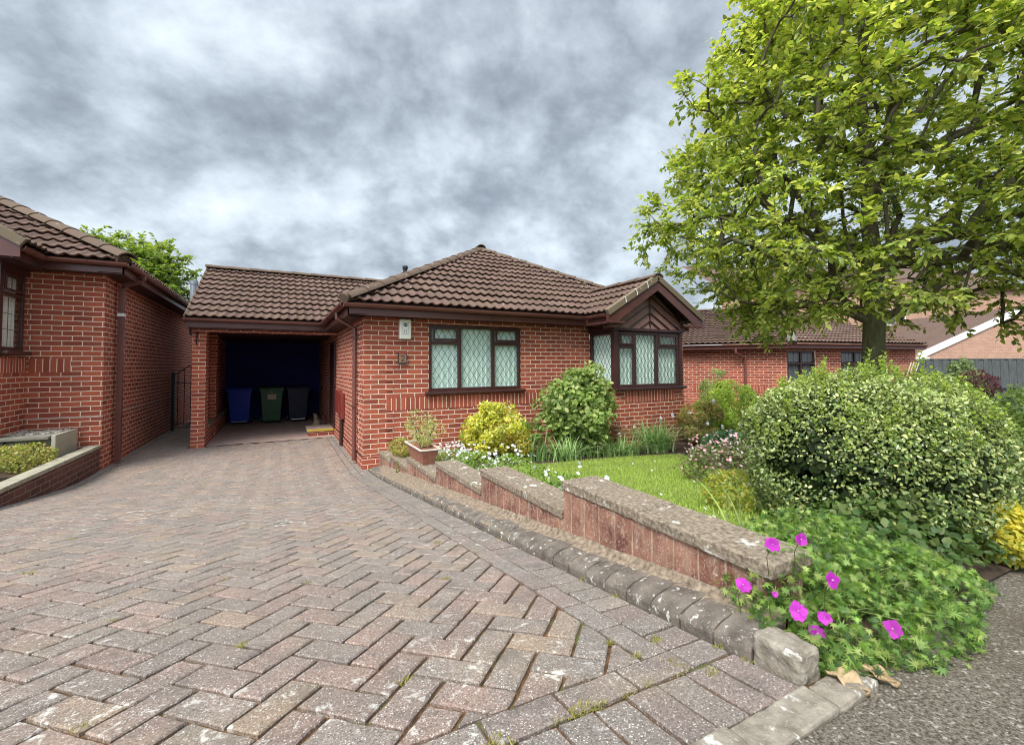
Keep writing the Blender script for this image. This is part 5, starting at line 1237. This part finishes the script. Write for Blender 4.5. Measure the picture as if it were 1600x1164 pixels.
# the big tree
def grow(name, label, base, trunk, env, ntar, seed, leafsz, pal, w, nleaf, r0, twig=.28, m=M_leaf, group=None, limb=None, pw=2.2, cat='tree', hz=.5, minr=.0045, ratio=.58, bmax=.2):
    r = np.random.RandomState(seed); E = empty(name, base, label, cat, group)
    nodes = [np.array(p, float) for p in trunk]; par = [-1]+list(range(len(trunk)-1)); 
    for li in (limb or []):
        p = li[0]; 
        for q in li[1:]: nodes.append(np.array(q, float)); par.append(p); p = len(nodes)-1
    T = env(ntar, r); c0 = np.array(trunk[len(trunk)//2]); T = T[np.argsort(np.linalg.norm(T-c0, axis=1))]
    ends = []
    for t in T:
        Nd = np.array(nodes); d = np.linalg.norm(Nd-t, axis=1); vec = t-Nd
        score = d*(1+.35*(vec[:, 2] < 0))+.12*np.linalg.norm(Nd-c0, axis=1); score[0] += 99; i = int(np.argmin(score)); a = Nd[i]; L = d[i]
        if L < .12: continue
        ns = max(2, int(L/.28)); p = i; upb = np.array([0, 0, .12*L])
        for k in range(1, ns+1):
            s = k/ns; q = a+(t-a)*s+upb*math.sin(math.pi*s)+r.randn(3)*.02*L*(s < 1); nodes.append(q); par.append(p); p = len(nodes)-1
        ends.append(p)
    n = len(nodes); cnt = np.zeros(n)
    for e in ends:
        k = e
        while k >= 0: cnt[k] += 1; k = par[k]
    rad = minr+(r0-minr)*(np.maximum(cnt, 1)/cnt.max())**(1/pw)*.98; rad = np.minimum(rad, bmax); rad[cnt <= 1] = minr
    for k in range(len(trunk)): rad[k] = r0*(1-.85*k/len(trunk))
    mb = MB()
    for k in range(len(trunk)-1): pass
    tr = MB(); tr.tube([trunk[0]]+list(trunk[1:]), [r0*1.25]+[r0*(1-.85*k/len(trunk)) for k in range(1, len(trunk))], 14); tr.build('trunk', M_bark, E, smooth=True)
    for k in range(len(trunk), n):
        a, b = nodes[par[k]], nodes[k]; ra = min(rad[par[k]], rad[k]*1.35); mb.tube([a, b], [ra, rad[k]], 7 if rad[k] > .02 else 4, False)
    mb.build('branches', M_bark, E, smooth=True)
    # twigs with leaves around branch ends
    PP = []; DD = []; NN = []; tw = MB(); per = max(1, nleaf//len(ends)); spr = []
    for e in ends:
        t = np.array(nodes[e]); a = np.array(nodes[par[e]]); out = unit((t-a)[None])[0]
        nt_ = 5; pl = per//nt_
        for j in range(nt_):
            d = unit((out*.9+r.randn(3)*np.array([.8, .8, hz])+np.array([0, 0, .05]))[None])[0]; L = twig*r.uniform(.6, 1.25); tw.tube([t, t+d*L*.5+np.array([0, 0, .01]), t+d*L], [minr*.7, minr*.5, minr*.3], 3, False)
            for q in range(pl):
                s = (q+.6)/pl; p = t+d*L*s; side = unit(np.cross(d, np.array([0, 0, 1.])+r.randn(3)*.3)[None])[0]*(1 if q % 2 else -1)
                PP.append(p+r.randn(3)*.012); DD.append(side*.8+d*.7+np.array([0, 0, r.uniform(-.45, .25)])); NN.append(np.array([0, 0, 1.])+r.randn(3)*.42); spr.append(s)
    tw.build('twigs', M_bark, E)
    n = len(PP); sz = leafsz*r.uniform(.6, 1.2, n); C = cols(n, pal, w, .13)
    hz_ = np.array(PP)[:, 2]; hz_ = np.clip((hz_-hz_.min())/(hz_.max()-hz_.min())*1.6-.6, 0, 1)[:, None]*r.rand(n, 1); C = C*(1-hz_*.5)+np.array([.58, .58, .10])*hz_*.5  # brighter look of the upper crown put into leaf colour by height
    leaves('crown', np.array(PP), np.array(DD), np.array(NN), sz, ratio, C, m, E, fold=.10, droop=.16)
    return E
TB0 = np.array([5.98, 2.48])
ZR = [1.75, 2.05, 2.35, 2.7, 3.1, 3.6, 4.2, 4.8, 5.3, 5.9, 6.5, 6.9]; RR_ = [.7, 1.55, 2.05, 2.45, 2.72, 2.62, 2.42, 2.25, 2.0, 1.6, 1.0, .4]
def env_main(n, r):
    out = []
    while len(out) < n:
        z = r.uniform(1.85, 6.8); R = np.interp(z, ZR, RR_); a = r.rand()*6.283; q = math.sqrt(r.rand()); q = q**.62
        rr_ = (.86+.13*max(0, math.cos(a+.49)))*R*q*(1+.10*math.sin(3*a+z*2)+.07*math.sin(7*a-z*3))
        if r.rand() > R/2.72+.1 or (z < 2.5 and rr_ < 1.15): continue
        x = TB0[0]+.10+rr_*math.cos(a); y = TB0[1]-.05+rr_*math.sin(a)
        if math.hypot(x, y) < 3.0: continue
        out.append((x, y, z+.04*r.randn()))
    # long outer sprigs on the left of the crown
    return np.array(out+[(4.15, 3.55, 3.10), (4.15, 3.40, 2.95), (4.3, 3.45, 4.55), (4.36, 3.32, 4.75), (4.4, 3.32, 3.75), (4.3, 3.4, 3.85), (4.5, 3.15, 5.2), (4.7, 3.05, 5.5), (4.25, 3.45, 4.9), (4.2, 3.5, 4.7)])
trunk = [(5.98, 2.48, .25), (5.975, 2.485, .9), (5.98, 2.48, 1.5), (6.0, 2.47, 2.0), (6.03, 2.46, 2.6), (6.04, 2.5, 3.2), (6.06, 2.5, 3.9), (6.0, 2.52, 4.6), (6.02, 2.5, 5.3), (6.0, 2.5, 5.9)]
limbs = [[3, (5.72, 2.64, 2.16), (5.42, 2.85, 2.22), (5.1, 3.05, 2.2), (4.75, 3.25, 2.28)], [3, (6.28, 2.25, 2.22), (6.6, 2.05, 2.45), (7.0, 1.8, 2.72), (7.4, 1.6, 2.95)], [4, (5.7, 2.8, 3.0), (5.3, 3.1, 3.3), (4.9, 3.3, 3.7)], [4, (6.4, 2.2, 2.95), (6.8, 1.9, 3.4), (7.1, 1.7, 3.9)], [5, (5.7, 2.2, 3.6), (5.3, 2.0, 4.0)], [6, (5.6, 2.9, 4.4), (5.1, 3.2, 4.9)], [6, (6.5, 2.1, 4.5), (6.9, 1.8, 5.1)], [3, (6.2, 2.8, 2.3), (6.5, 3.3, 2.6), (6.7, 3.8, 2.9)]]
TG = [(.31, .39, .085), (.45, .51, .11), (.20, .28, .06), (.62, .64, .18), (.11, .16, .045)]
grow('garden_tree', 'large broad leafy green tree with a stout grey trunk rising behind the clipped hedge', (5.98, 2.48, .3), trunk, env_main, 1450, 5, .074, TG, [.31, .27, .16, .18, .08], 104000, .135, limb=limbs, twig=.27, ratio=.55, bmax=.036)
# tree behind the left passage
def env_l(n, r):
    out = []
    while len(out) < n:
        d = r.randn(3); d /= np.linalg.norm(d); q = r.rand()**.4; p = np.array([-6.3, 27, 5.3])+d*q*np.array([3.1, 3.0, 2.7])*(1+.12*math.sin(4*d[0]+5*d[2]))
        if p[2] > 2.0: out.append(p)
    return np.array(out)
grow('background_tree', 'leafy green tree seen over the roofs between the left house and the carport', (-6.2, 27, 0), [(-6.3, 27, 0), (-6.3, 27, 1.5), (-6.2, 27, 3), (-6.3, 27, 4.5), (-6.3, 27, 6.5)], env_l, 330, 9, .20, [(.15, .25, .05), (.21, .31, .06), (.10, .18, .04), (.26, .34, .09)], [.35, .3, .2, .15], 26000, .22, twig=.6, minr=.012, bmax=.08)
# far right plants
bush('variegated_shrub', 'pale green loose shrub in front of the grey fence, behind the red acer', 'shrub', (12.7, 3.75, 1.05), (.52, .42, .62), 3000, .075, [(.24, .32, .12), (.34, .40, .18), (.16, .23, .08)], seed=71, stems=6, clumps=26, csize=.35, base=0)
bush('red_acer', 'small dark red weeping acer beside the grey fence', 'shrub', (11.6, 3.22, 1.12), (.36, .34, .30), 2600, .06, [(.085, .018, .022), (.13, .026, .030), (.06, .012, .018)], seed=72, stems=6, ratio=.2, base=.2)
bush('conifer_bush', 'blue green bush low against the fence at the right edge', 'shrub', (11.0, 2.25, .78), (.75, .5, .34), 3600, .06, [(.16, .25, .10), (.24, .32, .14), (.12, .18, .08)], seed=73, stems=0, clumps=24, csize=.3, base=.1)
bush('shady_shrub', 'dark green shrub low behind the left side of the clipped hedge', 'shrub', (7.9, 4.3, .35), (.5, .4, .38), 2200, .05, [(.06, .10, .03), (.09, .14, .04)], seed=74, stems=0)
bush('spreading_shrub', 'mixed green shrub in the gap between the clipped hedge and the fence', 'shrub', (8.9, 2.35, .62), (.8, .6, .36), 3600, .055, [(.14, .22, .06), (.22, .30, .09), (.09, .15, .04)], seed=75, stems=0, clumps=26, csize=.3)
bpy.context.view_layer.update()
